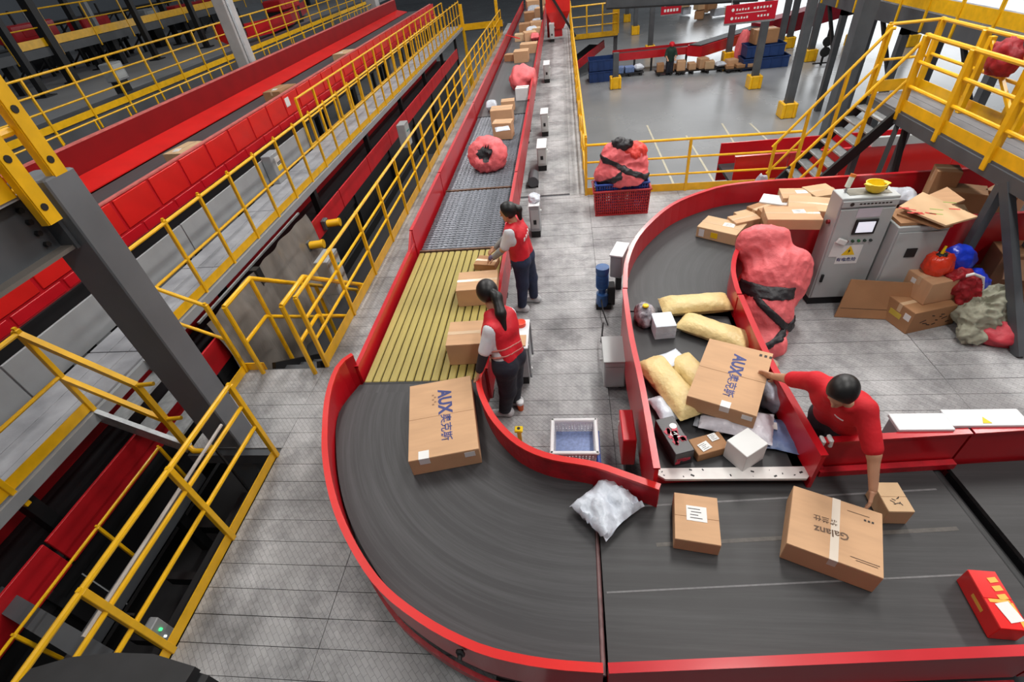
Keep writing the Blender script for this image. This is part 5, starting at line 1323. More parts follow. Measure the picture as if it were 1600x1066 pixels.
objL('ink_scribble', b, INKB, t)
# red gift carton at the right edge
t, L, W_, H, yw = box4('gift_box', 'bright red gift box with gold writing and a white label at the right edge', ((1515, 892), (1560, 892), (1603, 984), (1562, 984)), .75, ZI, tape=None, m=mat('glossy_red_card', (226, 24, 20), .25, var=.04, coat=.4))
GOLD = mat('gold_print', (240, 178, 70), .4)
b = B()
for k in range(3): b.box((L*.2, W_*.33-.05*k, H+.004), (.05, .03, .001), rz(.2)); 
b.box((L*.0, -W_*.04, H+.004), (.11, .02, .001)); b.box((L*.36, -.1, H+.004), (.02, .16, .001)); b.box((-L/2-.001, 0, H*.5), (.001, .1, .03)); objL('gold_lettering', b, GOLD, t)['kind'] = 'stuff'
b = B(); b.box((L*.12, -W_*.22, H+.005), (.08, .11, .001), rz(.25)); objL('shipping_label', b, PAPER, t)
# white carrier bag with red print on the seam
q = P(950, 800, .62); t = mailer('plastic_bag', 'crumpled white plastic bag with red print straddling the belt seam', (q.x-.01, q.y+.02), ZI, (.42, .38, .17), .75, POLYW, 5, .05, ends=.55, p=1.6)
b = B()
for k in range(4): b.box((-.13+.02*k, -.12+.012*k, .12), (.05, .012, .012), rz(.3*k))
objL('red_print', b, INKR, t)
# --- heap on the branch belt
q = P(1086, 476, .78); mailer('bubble_mailer', 'long kraft bubble mailer lying crosswise at the top of the dark belt', (q.x, q.y), ZCI, (.74, .30, .17), .06, KRAFT, 1, .008, ends=.6, p=3.4)
q = P(1112, 520, .76); mailer('bubble_mailer', 'kraft bubble mailer slanting under the tilted AUX carton', (q.x+.03, q.y), ZCI, (.74, .30, .15), -.62, KRAFT, 2, .008, ends=.6, p=3.4)
q = P(1047, 605, .78); mailer('bubble_mailer', 'fat kraft bubble mailer lying lengthwise along the left red wall', (q.x, q.y), ZCI, (.78, .30, .19), -1.17, KRAFT, 3, .008, ends=.6, p=3.4)
q = P(1082, 590, .76); mailer('bubble_mailer', 'kraft bubble mailer with a white sheet, half under the AUX carton', (q.x+.02, q.y+.02), ZCI, (.56, .28, .15), -1.12, KRAFT, 4, .008, ends=.6, p=3.4)
q = P(1104, 630, .72); mailer('bubble_mailer', 'short kraft bubble mailer squeezed below the AUX carton', (q.x, q.y+.02), ZCI, (.34, .30, .13), -.5, KRAFT, 6, .008, ends=.6, p=3.4)
q = P(1050, 555, .86); mailer('poly_mailer', 'flat bluish white mailer lying on the kraft mailers by the left wall', (q.x, q.y), .80, (.24, .2, .03), .45, POLYW, 7, .006)
q = P(1032, 640, .74); mailer('poly_mailer', 'white mailer wedged by the left wall above the black box', (q.x+.02, q.y+.0), ZCI, (.30, .16, .10), -1.25, POLYW, 8, .008)
q = P(1004, 490, .8); t = sack('printed_bag', 'dark printed plastic bag with a yellow mark at the top left of the belt', (q.x+.02, q.y), ZCI, (.11, .16, .13), POLYG, 9, amp=.2)
t.children[0].data.materials[0] = mat('printed_dark_film', (58, 54, 62), .25, rgb2=(190, 184, 192), scale=14, bump=.5, bscale=20)
b = B(); b.lathe((0, -.03, .222), [(.001, 0), (.035, 0), (.03, .012), (.001, .014)], 10); objL('yellow_mark', b, WARNY, t)
q = P(1037, 500, .86); carton('wrapped_box', 'small box wrapped in white film beside the dark printed bag', (q.x, q.y), ZCI, (.21, .24, .17), .08, POLYW, tape=None, flaps=False, cat='box')
q = P(1205, 600, .8); sack('wrapped_bundle', 'crumpled silver-white bundle between the AUX carton and the right red wall', (q.x-.02, q.y-.12), ZCI, (.12, .16, .13), POLYG, 12, amp=.22, cat='parcel').children[0].data.materials[0] = mat('silver_film', (178, 184, 198), .25, var=.25, scale=10, bump=.6, bscale=16)
q = P(1150, 660, .76); mailer('poly_mailer', 'pale grey crumpled mailer under the front edge of the AUX carton', (q.x, q.y), ZCI+.01, (.56, .34, .12), -.35, mat('pale_grey_film', (198, 194, 202), .35, var=.1, scale=9, bump=.6, bscale=14), 13, .02)
q = P(1112, 662, .72); mailer('poly_mailer', 'dark grey mailer corner left of the pale crumpled mailer', (q.x-.02, q.y), ZCI, (.24, .16, .05), -.4, POLYG, 14, .01)
q = P(1211, 678, .73); mailer('poly_mailer', 'blue poly mailer lying flat by the right red wall', (q.x+.0, q.y), ZCI, (.32, .36, .06), -.25, POLYB, 15, .01, lab=(-.04, .05, .1, .08))
c, (L, W_), yw = fit4(((1139, 690), (1168, 664), (1198, 694), (1168, 715)), .90)
carton('white_box', 'white square box at the front of the heap near the white lip', c, ZCI, (L, W_, .90-ZCI), yw, PAPER, tape=None, flaps=False, labels=((0, 0, .0, .0, 0),)[:0])
c, (L, W_), yw = fit4(((1078, 688), (1122, 672), (1140, 697), (1091, 713)), .79)
carton('cardboard_box', 'flat brown box with two white labels near the white lip', c, ZCI, (L, W_, .79-ZCI), yw, CARD2, tape=None, flaps=False, labels=((-.05, -.02, .09, .075, .2), (.06, .04, .07, .07, .1)))
c, (L, W_), yw = fit4(((1024, 655), (1052, 650), (1085, 702), (1056, 712)), .86)
t = carton('printed_box', 'black printed box with red pattern and white drawing by the left wall', c, ZCI, (L, W_, .86-ZCI), yw, mat('black_card', (46, 42, 46), .4, var=.1), tape=None, flaps=False)
b = B(); rg = random.Random(8)
for k in range(16): b.box((rg.uniform(-.35, .35)*L, rg.uniform(-.22, .12)*W_, (.86-ZCI)+.001), (rg.uniform(.02, .05), rg.uniform(.03, .08), .001), rz(rg.uniform(-.4, .4)))
for k in range(6): b.box((rg.uniform(-.4, .4)*L, -W_/2-.001, rg.uniform(.03, .13)), (.04, .001, .03))
objL('red_pattern', b, mat('crimson_print', (178, 36, 62), .5), t)['kind'] = 'stuff'
b = B(); b.lathe((L*.18, W_*.22, .86-ZCI), [(.022, 0), (.03, 0), (.03, .002), (.022, .002)], 14)
for k in range(5): b.box((rg.uniform(-.2, .15)*L, rg.uniform(-.1, .15)*W_, .86-ZCI+.002), (.03, .006, .001), rz(rg.uniform(0, 3)))
objL('white_drawing', b, PAPER, t)
# --- parcels in front of the women
q = P(746, 440, .82); carton('cardboard_box', 'brown box with black bow mark between the two women on the yellow belt', (q.x-.0, q.y), ZI, (.50, .42, .24), .05, CARD, tape='x')
q = P(729, 522, .86); carton('cardboard_box', 'brown box at the elbow of the nearer woman on the yellow belt', (q.x+.02, q.y), ZI, (.44, .40, .28), .04, CARD, tape='x')
q = P(759, 406, .70); carton('cardboard_box', 'small flat brown packet under the hand of the farther woman', (q.x+.01, q.y), ZI, (.30, .24, .09), -.2, CARD2, tape='x')
# --- long conveyor, near to far
q = P(765, 265, ZI); sack('pink_sack', 'big round pink sack with black gathered mouth on the rollers', (q.x-.02, q.y+.15), ZI, (.38, .38, .36), PINK, 3, mouth=(-.05, -.86, .42), pleats=15)
q = P(817, 140, ZI); sack('pink_sack', 'crumpled pink sack farther up the long conveyor', (q.x, q.y+.3), ZI, (.40, .62, .36), PINK, 8, amp=.2)
L9 = [(787, 214, .42, .32, .34, CARD, 'brown box right behind the big pink sack'), (785, 192, .52, .42, .34, CARD, 'brown box second behind the big pink sack'), (768, 172, .28, .34, .26, POLYW, 'small white and green printed parcel left of the boxes behind the big pink sack'),
      (794, 169, .34, .3, .22, CARD, 'small brown box third behind the big pink sack'), (818, 153, .34, .3, .3, WHITE, 'white box by the right wall below the crumpled pink sack'),
      (797, 92, .34, .35, .2, CARD2, 'small brown box just beyond the crumpled pink sack, at left'), (815, 94, .5, .5, .34, CARD, 'brown box just beyond the crumpled pink sack, in the middle'), (833, 79, .62, .5, .3, CARD, 'wide pale-topped brown box against the right wall'),
      (812, 63, .4, .5, .24, CARD3, 'brown box at the left of the crowded row'), (828, 62, .5, .55, .3, CARD, 'brown box in the middle of the crowded row'), (840, 63, .36, .5, .28, PINK, 'reddish parcel at the right of the crowded row'),
      (831, 53, .5, .5, .3, POLYW, 'white and brown printed parcel beyond the crowded row'), (843, 52, .36, .5, .24, CARD3, 'pale parcel by the right wall beyond the crowded row'), (820, 48, .5, .6, .3, CARD2, 'brown box on the left, beyond the red strap'),
      (845, 44, .5, .6, .3, CARD, 'brown box by the right wall, level with the left brown box'), (827, 33, .5, .7, .4, CARD2, 'brown box on the left below the grey parcel'), (842, 37, .5, .6, .24, POLYW, 'white topped parcel right of the left brown box'),
      (834, 22, .7, .9, .4, POLYG, 'long grey and white parcel in the far row'), (848, 25, .4, .7, .4, CARD, 'brown box right of the long grey parcel'), (836, 12, 1.0, .8, .4, CARD, 'wide brown box across the far end of the belt'),
      (853, 4, .5, .8, .4, CARD3, 'pale box at the top edge of the picture on the right'), (838, 3, .8, .8, .3, CARD2, 'dark brown box at the top edge of the picture')]
for i, (px, py, L, Wd, H, m, lab) in enumerate(L9):
    q = P(px, py+ (2 if i > 7 else 4), ZI); x = min(max(q.x, XL+L/2+.02), XR-L/2-.02)
    if m in (POLYW, POLYG, PINK): mailer('poly_mailer', lab, (x, q.y+Wd/2), ZI, (L, Wd, H), .1, m, 50+i, .02, cat='parcel', group='parcels on the long conveyor', ends=.5)
    else: carton('cardboard_box', lab, (x, q.y+Wd/2), ZI, (L, Wd, H), random.uniform(-.2, .2), m, tape='x' if i < 9 else None, flaps=i < 9, parts=True, group='parcels on the long conveyor')
q = P(785, 202, .96); mailer('poly_mailer', 'flat white mailer lying on top of the box behind the big pink sack', (q.x, q.y), .945, (.3, .3, .05), .2, POLYW, 30, .006)
b = B(); q = P(812, 52, .97); b.bar((XL-.08, q.y, .975), (XL+.5, q.y-.1, .8), .10, .02); tag(obj('red_strap', b, REDB), 'flat red strap hanging over the left wall of the far conveyor', 'strap')
# --- boxes on the upper branch bend
ub = [(1128, 352, .52, .36, .15, CARD3, -.62, 'flat brown box with yellow and white labels at the front of the bend pile', 1, 0), (1163, 340, .36, .22, .18, CARD, .3, 'small brown box behind the flat box on the bend', 0, 0), (1176, 333, .40, .26, .16, CARD3, .35, 'brown box with a white label beside the top of the pink sack', 1, 0),
      (1196, 322, .40, .26, .20, CARD2, .5, 'brown box in the middle of the bend pile', 0, 0), (1213, 312, .38, .28, .22, WHITE, -.5, 'white box in the middle of the bend pile', 0, 0), (1238, 333, .60, .36, .13, CARD, -.15, 'large brown box with white label on the inner wall of the bend', 1, .30),
      (1243, 302, .36, .32, .22, CARD, -.15, 'brown box with white label at the back of the bend pile', 1, .06), (1270, 318, .56, .42, .14, CARD3, -.35, 'wide brown box touching the left side of the grey cabinet', 0, .18), (1283, 297, .34, .34, .24, CARD3, .2, 'pinkish brown box at the back beside the grey cabinet', 0, .05), (1222, 330, .5, .3, .16, CARD2, .1, 'brown box mostly hidden under the large labelled box on the bend', 0, .1)]
for (px, py, L, Wd, H, m, yw, lab, lb, dz) in ub:
    q = P(px, py, ZC+dz+H); q.z = ZCI
    t = carton('cardboard_box' if m is not WHITE else 'white_box', lab, (q.x, q.y), ZCI+dz, (L, Wd, H), yw, m, tape='x' if m is not WHITE else None, labels=((.08, .04, .14, .1, .1),) if lb else (), group='boxes heaped on the belt bend')
    if 'yellow' in lab:
        b = B(); b.box((-.02, -Wd/2-.001, H*.5), (.09, .002, H*.5)); objL('yellow_label', b, WARNY, t)
        b = B(); b.box((-.19, -Wd/2-.001, H*.5), (.07, .002, H*.7)); objL('shipping_label', b, PAPER, t)
# --- main grey cabinet
cx0, cx1, cy0, cy1, ch = 3.02, 3.62, 5.40, 5.66, 1.45
t = thing('control_cabinet', 'tall light grey control cabinet with touch screen and yellow warning triangle', 'cabinet', ((cx0+cx1)/2, (cy0+cy1)/2, 0))
mx, my = (cx0+cx1)/2, (cy0+cy1)/2
b = B(); b.box((mx, my, .05), (cx1-cx0-.02, cy1-cy0-.02, .1)); obj('plinth', b, RUBBER, t)
b = B(); b.box((mx, my, .1+(ch-.1)/2), (cx1-cx0, cy1-cy0, ch-.1), None, .006); obj('housing', b, LGREY, t)
dr = B(); dr.box((mx, cy0-.011, .72), (cx1-cx0-.03, .02, 1.2), None, .005); door = obj('door', dr, LGREY, t)
yf = cy0-.022
b = B(); b.box((mx+.03, yf-.008, 1.105), (.24, .018, .19), None, .006); o_ = obj('screen_frame', b, BLACK, door)
b = B(); b.box((mx+.03, yf-.019, 1.105), (.18, .006, .13)); obj('touch_screen', b, SCREEN, door)
b = B(); b.box((mx+.02, yf-.001, 1.275), (.25, .003, .11)); obj('nameplate', b, mat('pale_lilac_plate', (196, 190, 200), .4), door)
for k, cc in enumerate(((120, 30, 30), (40, 70, 50), (40, 120, 70), (40, 60, 50), (50, 60, 60))):
    b = B(); x = mx-.11+.065*k; b.tube((x, yf, .925), (x, yf-.02, .925), .016, 10); obj('push_button', b, mat('button_%s' % ('red', 'dark', 'green', 'black', 'grey')[k], cc, .4), door, True)
b = B(); b.box((mx-.03, yf-.001, .74), (.25, .003, .25)); plate = obj('warning_plate', b, PAPER, door)
b = B(); z0 = .735
b.add([(mx-.115, yf-.004, z0), (mx+.035, yf-.004, z0), (mx-.04, yf-.004, z0+.125), (mx-.115, yf-.002, z0), (mx+.035, yf-.002, z0), (mx-.04, yf-.002, z0+.125)], [(0, 1, 2), (5, 4, 3), (0, 3, 4, 1), (1, 4, 5, 2), (2, 5, 3, 0)]); obj('warning_triangle', b, WARNY, door)
b = B(); b.add([(mx-.035, yf-.005, z0+.09), (mx-.055, yf-.005, z0+.05), (mx-.042, yf-.005, z0+.05), (mx-.05, yf-.005, z0+.015), (mx-.022, yf-.005, z0+.062), (mx-.036, yf-.005, z0+.062)], [(0, 1, 2, 3, 4, 5)]); obj('lightning_mark', b, RUBBER, door)
Rx = Matrix.Rotation(math.pi/2, 3, 'X'); lo = wloc(door)
text('有电危险', .055, TR(mx-.04-lo.x, yf-.004-lo.y, .672-lo.z, 0, Rx), INK, door, bold=.02)
b = B(); b.box((mx-.19, yf-.003, .82), (.11, .006, .2), Matrix.Rotation(.06, 3, 'Y')); b.box((mx-.17, yf-.02, .93), (.12, .03, .07), Matrix.Rotation(.4, 3, 'Y'), .01); obj('paper_scrap', b, PAPER, door)
b = B(); b.box((mx-.24, yf-.012, .42), (.03, .024, .11), None, .005); obj('door_handle', b, RUBBER, door)
b = B(); b.box((mx, yf+.006, 1.385), (cx1-cx0-.02, .012, .07), None, .003); hd = obj('header_strip', b, LGREY, t)
b = B()
for k in range(9): b.box((mx-.1+.038*k, yf-.001, 1.385), (.026, .002, .016))
b.lathe((mx-.19, yf-.001, 1.385), [(.012, 0), (.022, 0), (.022, .002), (.012, .002)], 14, Matrix.Rotation(math.pi/2, 3, 'X')); obj('printed_mark', b, INKB, hd)
b = B(); b.tube((cx0, my-.02, 1.12), (cx0-.03, my-.02, 1.12), .026, 10); obj('side_switch', b, mat('dark_red_switch', (120, 16, 22), .4), t)
b = B(); b.box((mx+.02, my+.02, ch+.002), (.44, .16, .004)); obj('dusty_top_panel', b, mat('dusty_panel', (128, 124, 112), .6, var=.2, scale=14), t)
# beacon lamp + yellow helmet on the cabinet top
t = thing('signal_lamp', 'small white signal lamp leaning up from the cabinet top', 'lamp', (mx-.21, my+.03, ch+.004))
b = B(); b.tube((mx-.21, my+.03, ch+.004), (mx-.205, my+.035, ch+.06), .012, 8); obj('stem', b, GALV, t)
b = B(); b.tube((mx-.205, my+.035, ch+.06), (mx-.18, my+.05, ch+.17), .03, 12); obj('lens', b, mat('milky_lamp_lens', (226, 236, 220), .25), t, True)
b = B(); b.tube((mx-.18, my+.05, ch+.17), (mx-.172, my+.055, ch+.20), .032, 12); obj('lamp_cap', b, mat('orange_lamp_cap', (220, 130, 60), .3), t, True)
t = thing('safety_helmet', 'yellow hard hat lying upside down on top of the grey cabinet', 'helmet', (mx+.07, my-.01, ch+.004))
b = B(); b.lathe((mx+.07, my-.01, ch+.004), [(.001, .002), (.05, .0), (.09, .03), (.105, .075), (.108, .11), (.098, .11), (.09, .075), (.075, .04), (.001, .02)], 20); obj('shell', b, YPLAS, t, True)
b = B(); b.prism([(mx-.07, my-.02), (mx-.03, my-.08), (mx-.0, my-.06), (mx-.02, my-.0)], ch+.10, ch+.112); b.prism([(mx+.15, my-.07), (mx+.2, my-.04), (mx+.18, my+.03), (mx+.14, my+.0)], ch+.10, ch+.112); obj('brim', b, YPLAS, t)
b = B(); b.box((mx+.14, my-.07, ch+.08), (.03, .02, .05)); obj('strap_buckle', b, RUBBER, t)
# second lower cabinet
c2x0, c2x1, c2y0, c2y1, c2h = 3.63, 4.16, 5.24, 5.66, 1.14
t = thing('control_cabinet', 'lower light grey cabinet with black vent square, buried under flat cartons', 'cabinet', (3.9, 5.45, 0))
b = B(); b.box((3.895, 5.45, .05), (.5, .38, .1)); obj('plinth', b, RUBBER, t)
b = B(); b.box((3.895, 5.45, .62), (.53, .42, 1.04), None, .006); obj('housing', b, LGREY, t)
b = B(); b.box((3.895, 5.232, .60), (.49, .016, .96), None, .005); d2 = obj('door', b, LGREY, t)
b = B(); b.box((3.86, 5.22, .82), (.11, .012, .11)); v_ = obj('vent', b, RUBBER, d2)
b = B(); b.box((4.05, 5.222, .5), (.02, .012, .12)); obj('door_handle', b, RUBBER, d2)
# flat cartons on it
fc = [((1405, 322), (1442, 300), (1528, 338), (1478, 352), 1.27, CARD3, 'flattened carton with faint red and green print lying on top of the low cabinet'), ((1450, 305), (1480, 292), (1508, 312), (1480, 322), 1.21, CARD, 'second flattened carton under the printed one'), ((1402, 334), (1432, 322), (1490, 352), (1468, 356), 1.20, CARD2, 'flattened carton at the bottom of the stack on the low cabinet')]
for i, (a_, b_, c_, d_, z, m, lab) in enumerate(fc):
    pts = [P(*k, z) for k in (a_, b_, c_, d_)]; t = thing('flattened_carton', lab, 'cardboard', (sum(p.x for p in pts)/4, sum(p.y for p in pts)/4, z-.02))
    b = B(); b.prism([(p.x, p.y) for p in pts], z-.02, z); obj('sheet', b, m, t)
    if i == 0:
        b = B(); c = sum(pts, V((0, 0, 0)))/4
        for k in range(7): b.box((c.x+random.uniform(-.3, .3), c.y+random.uniform(-.1, .1), z+.001), (.1, .025, .001), rz(random.uniform(-.6, .2)))
        obj('faded_red_print', b, INKR, t); b = B()
        for k in range(3): b.box((c.x+random.uniform(-.25, .3), c.y+random.uniform(-.14, .14), z+.001), (.12, .02, .001), rz(-.4))
        obj('green_print', b, mat('green_print', (140, 160, 80), .6), t)
def card_under(): pass
b = B(); b.box((3.9, 5.45, 1.16), (.5, .36, .035)); tag(obj('cardboard_pad', b, CARD2), 'folded cardboard pad between the low cabinet and the flat cartons', 'cardboard')
q = P(1483, 282, 1.08); carton('cardboard_box', 'upright brown box standing behind the flattened cartons', (q.x, q.y+.1), ZCI, (.26, .26, .50), -.35, CARD2, tape='x')
q = P(1400, 292, 1.0); mailer('poly_mailer', 'white crumpled mailer right behind the tall grey cabinet', (q.x+.1, q.y+.05), ZCI+.05, (.42, .3, .2), -.3, POLYW, 61, .02)
q = P(1520, 300, 1.0); carton('open_carton', 'open brown carton with raised flap on the conveyor under the platform', (q.x, q.y+.1), ZCI, (.4, .3, .3), -.5, CARD2, tape=None)
q = P(1555, 298, 1.0); t = carton('cardboard_box', 'brown box leaning on the conveyor behind the platform leg', (q.x+.15, q.y), ZCI, (.34, .34, .3), .6, CARD, tape='x')
q = P(1495, 335, 1.0); carton('cardboard_box', 'brown box with white label right of the flattened cartons', (q.x+.1, q.y+.3), ZCI, (.4, .3, .22), -.3, CARD3, tape=None, labels=((0, 0, .12, .1, 0),))
# leaning cardboard sheet
t = thing('leaning_carton', 'flat brown carton with red print leaning on the cabinet fronts', 'cardboard', (3.62, 5.15, 0))
vs = [PY(1300, 489, 5.20), PY(1400, 489, 5.10), P(1416, 424, .47), P(1324, 424, .47)]
vs = [V((3.25, 5.13, 0)), V((3.96, 5.02, 0)), V((4.02, 5.11, .47)), V((3.35, 5.25, .47))]
n_ = (vs[1]-vs[0]).cross(vs[3]-vs[0]).normalized()*.018
b = B(); b.add(vs+[v+n_ for v in vs], [(0, 1, 2, 3), (7, 6, 5, 4), (0, 4, 5, 1), (1, 5, 6, 2), (2, 6, 7, 3), (3, 7, 4, 0)]); obj('sheet', b, CARD2, t)
b = B(); u_ = (vs[1]-vs[0]).normalized(); w_ = (vs[3]-vs[0]).normalized()
for k in range(5):
    c = vs[0]+u_*(.42+.07*k if k else .34)+w_*.28+n_*1.06
    b.add([c, c+u_*(.05 if k else .07), c+u_*.05+w_*.04, c+w_*(.05 if k % 2 else .03)], [(0, 1, 2, 3)])
obj('red_print', b, INKR, t)
b = B(); c = vs[0]+w_*.12+n_*1.04; b.add([c+u_*.02, c+u_*.68, c+u_*.68+w_*.006, c+u_*.02+w_*.006], [(0, 1, 2, 3)]); obj('fold_line', b, INKB, t)
# stacked pair of cartons with orange/blue bags
c0 = P(1437, 500, 0); t = carton('cardboard_box', 'brown carton with yellow label on the floor, bottom of the pair', (4.12, 5.02), 0, (.62, .40, .30), .27, CARD2, tape='x')
b = B(); b.box((-.311, .02, .15), (.002, .16, .07)); objL('yellow_label', b, mat('dull_yellow_label', (206, 180, 70), .5), t); b = B(); b.box((-.311, -.13, .2), (.002, .08, .08)); objL('shipping_label', b, PAPER, t)
b = B(); rg = random.Random(9)
for k in range(10): b.box((rg.uniform(-.15, .25), -.2012, rg.uniform(.06, .24)), (rg.uniform(.03, .08), .002, .012), Matrix.Rotation(rg.uniform(-.4, .4), 3, 'Y'))
objL('dark_print', b, INKB, t)['kind'] = 'stuff'
t = carton('cardboard_box', 'brown carton stacked on the other one, under the orange bag', (4.20, 5.12), .305, (.46, .34, .28), .25, CARD, tape='x')
b = B(); b.box((-.231, .06, .2), (.002, .06, .06)); objL('shipping_label', b, PAPER, t)
q = P(1460, 400, .66); t = sack('orange_bag', 'orange-red plastic bag with tied yellow top sitting on the upper carton', (4.17, 5.16), .59, (.15, .14, .16), ORANGE, 14, mouth=(-.1, 0, 1), pleats=13)
b = B(); b.tube((-.02, 0, .24), (-.015, 0, .33), .018, 8, .012); objL('tied_neck', b, YPLAS, t, True)
sack('blue_bag', 'shiny blue plastic bag right of the orange bag', (4.46, 5.30), .50, (.19, .15, .20), BLUEBAG, 17, amp=.2)
sack('blue_bag', 'second blue plastic heap slumping down behind the olive cloth', (4.62, 5.18), .10, (.24, .20, .28), BLUEBAG, 19, amp=.22)
carton('cardboard_box', 'brown box under the shiny blue bag', (4.50, 5.40), 0, (.30, .30, .5), .2, CARD2, tape='x')
t = thing('red_cloth', 'dark red cloth with white border spilling over the upper carton', 'cloth', (4.46, 5.02, .36))
cloth('cloth_folds', [('e', (4.44, 5.0, .50), (.15, .10, .13)), ('e', (4.50, 4.93, .36), (.11, .07, .12)), ('e', (4.36, 5.04, .60), (.14, .1, .05))], bpy.data.materials['dark_red_cloth'], t, k=.06, cell=.014, seed=73, amp=.05, freq=6)
b = B(); b.pipe([V((-.16, -.04, .25)), V((-.02, -.05, .30)), V((.09, -.06, .25)), V((.13, -.08, .12)), V((.10, -.10, .02))], .017, 8); objL('white_border', b, PAPER, t, True)
t = thing('olive_cloth', 'crumpled olive grey cloth heap on the floor beside the platform leg', 'cloth', (4.62, 4.74, 0))
cloth('cloth_folds', [('e', (4.62, 4.78, .2), (.26, .2, .2)), ('e', (4.74, 4.86, .34), (.18, .15, .16)), ('e', (4.44, 4.62, .1), (.14, .14, .1)), ('c', (4.78, 4.9, .42), (4.86, 4.92, .5), .08, .04)], OLIVE, t, k=.08, cell=.015, seed=71, amp=.07, freq=5.5, clips=[((0, 0, .004), (0, 0, -1))])
sack('pink_sack', 'deep pink sack lying on the floor at the right edge by the platform leg', (4.86, 4.62), 0, (.38, .22, .16), PINK2, 29, amp=.12)
t = carton('torn_carton', 'large torn brown carton in the shade under the platform', (5.35, 5.5), 0, (.6, .4, .62), -.25, CARD2, tape=None); b = B(); b.box((0, -.24, .5), (.5, .02, .3), Matrix.Rotation(-.6, 3, 'X')); objL('hanging_flap', b, CARD, t)
# --- the tall pink sack leaning on the branch wall
t = thing('pink_sack', 'tall pink sack with black band slumped between the red wall and the grey cabinet', 'sack', (2.25, 4.85, 0))
TS = [('e', (2.30, 5.00, .55), (.34, .30, .52)), ('e', (2.22, 5.22, 1.02), (.30, .22, .26)), ('e', (2.54, 5.10, .66), (.24, .24, .38)), ('e', (2.24, 4.74, .34), (.30, .24, .40)), ('e', (2.20, 4.48, .16), (.24, .20, .17))]
SK = dict(seed=41, amp=.034, freq=3.2)
cloth('sack_body', TS, PINK, t, **SK)
cloth('black_band', TS, SACKB, t, inflate=.018, clips=[((2.3, 4.8, .74), nrm((.15, .35, 1))), ((2.3, 4.8, .60), -nrm((.1, .35, 1))), ((2.3, 4.98, .5), (0, 1, 0)), ((2.5, 5, 0), (1, 0, 0))], **SK)
cloth('black_strap', TS, SACKB, t, inflate=.02, clips=[((2.34, 4.6, .46), nrm((.9, .0, 1))), ((2.34, 4.6, .37), -nrm((.9, .0, 1))), ((2.3, 4.72, .5), (0, 1, 0))], **SK)
cloth('black_strap', TS, SACKB, t, inflate=.02, clips=[((2.3, 4.6, .30), nrm((-.5, .2, 1))), ((2.3, 4.6, .23), -nrm((-.5, .2, 1))), ((2.3, 4.7, .5), (0, 1, 0))], **SK)
q = P(1216, 533, .06); t = thing('plank_stool', 'small beige round-topped block on the floor below the pink sack', 'stool', (2.06, 3.98, 0))
b = B(); b.lathe((2.06, 3.98, 0), [(.085, 0), (.1, .02), (.1, .30), (.085, .32), (.001, .32)], 18); obj('body', b, mat('beige_block', (168, 152, 134), .7, var=.12), t, True); b = B(); b.lathe((2.06, 3.98, .16), [(.102, 0), (.104, .005), (.104, .02), (.102, .025)], 18); obj('seam_ring', b, INKB, t)
# --- crates
q0, q1 = P(928, 338, 0), P(1015, 336, 0); w_ = (q1-q0).length; c = (q0+q1)/2+V((0, .26, 0))
crate('red_crate', 'red plastic lattice crate by the back railing filled with pink sacks', c, 0, (w_, .5, .46), REDP, slats=26, rows=9)
crate('blue_crate', 'blue plastic crate nested inside the red crate', c, .05, (w_*.92, .42, .52), BLUEP, slats=20, rows=9)
t = thing('pink_sack', 'heap of pink and black sacks piled on the crates by the back railing', 'sack', (c.x, c.y, .42))
HP = [('e', (c.x-.05, c.y, .70), (.43, .26, .24)), ('e', (c.x+.2, c.y+.03, .88), (.27, .22, .26)), ('e', (c.x-.14, c.y+.03, .94), (.25, .2, .28)), ('e', (c.x+.12, c.y-.1, .66), (.32, .2, .2))]
cloth('sack_fold', HP, PINK, t, k=.07, seed=51, amp=.042, freq=3.6)
for (pz, nrm0, w0, sx_) in ((.84, (.45, 0, 1), .10, 0), (.76, (-.55, 0, 1), .13, -1)):
    n0 = nrm(nrm0); xc = [((c.x-.02, 0, 0), (1, 0, 0))] if sx_ < 0 else []
    cloth('black_band', HP, SACKB, t, k=.07, inflate=.014, clips=[((c.x, c.y, pz+w0/2), n0), ((c.x, c.y, pz-w0/2), -n0), ((c.x, c.y+.05, 0), (0, 1, 0))]+xc, seed=51, amp=.042, freq=3.6)
cloth('black_cap_lump', [('e', (c.x-.02, c.y, 1.20), (.16, .13, .10)), ('c', (c.x-.05, c.y, 1.1), (c.x+.1, c.y-.05, 1.22), .08, .06)], SACKB, t, k=.05, seed=61, amp=.05, freq=6)
cloth('orange_fold', [('e', (c.x+.2, c.y+.0, 1.03), (.2, .17, .16))], mat('orange_pink_fabric', (226, 66, 56), .5, var=.12, scale=6, bump=.5), t, k=.05, seed=63, amp=.04, freq=5)
q = P(898, 712, 0); c0 = P(897, 692, .3)
qq = fit4(((866, 661), (930, 659), (936, 712), (858, 714)), .34)
crate('blue_crate', 'blue plastic crate under the white crate by the curved conveyor', (qq[0].x+.02, qq[0].y), 0.002, (qq[1][0]*.96, qq[1][1]*.92, .20), BLUEP, qq[2], slats=6)
crate('white_crate', 'white plastic lattice crate standing by the inner red guard of the curve', (qq[0].x, qq[0].y), .22, (qq[1][0]*.97, qq[1][1]*.97, .16), WHITE, qq[2], slats=12, rows=5, fm=mat('grey_blue_lattice', (120, 136, 178), .5, var=.2, scale=40))  # white crate has a grey-blue floor
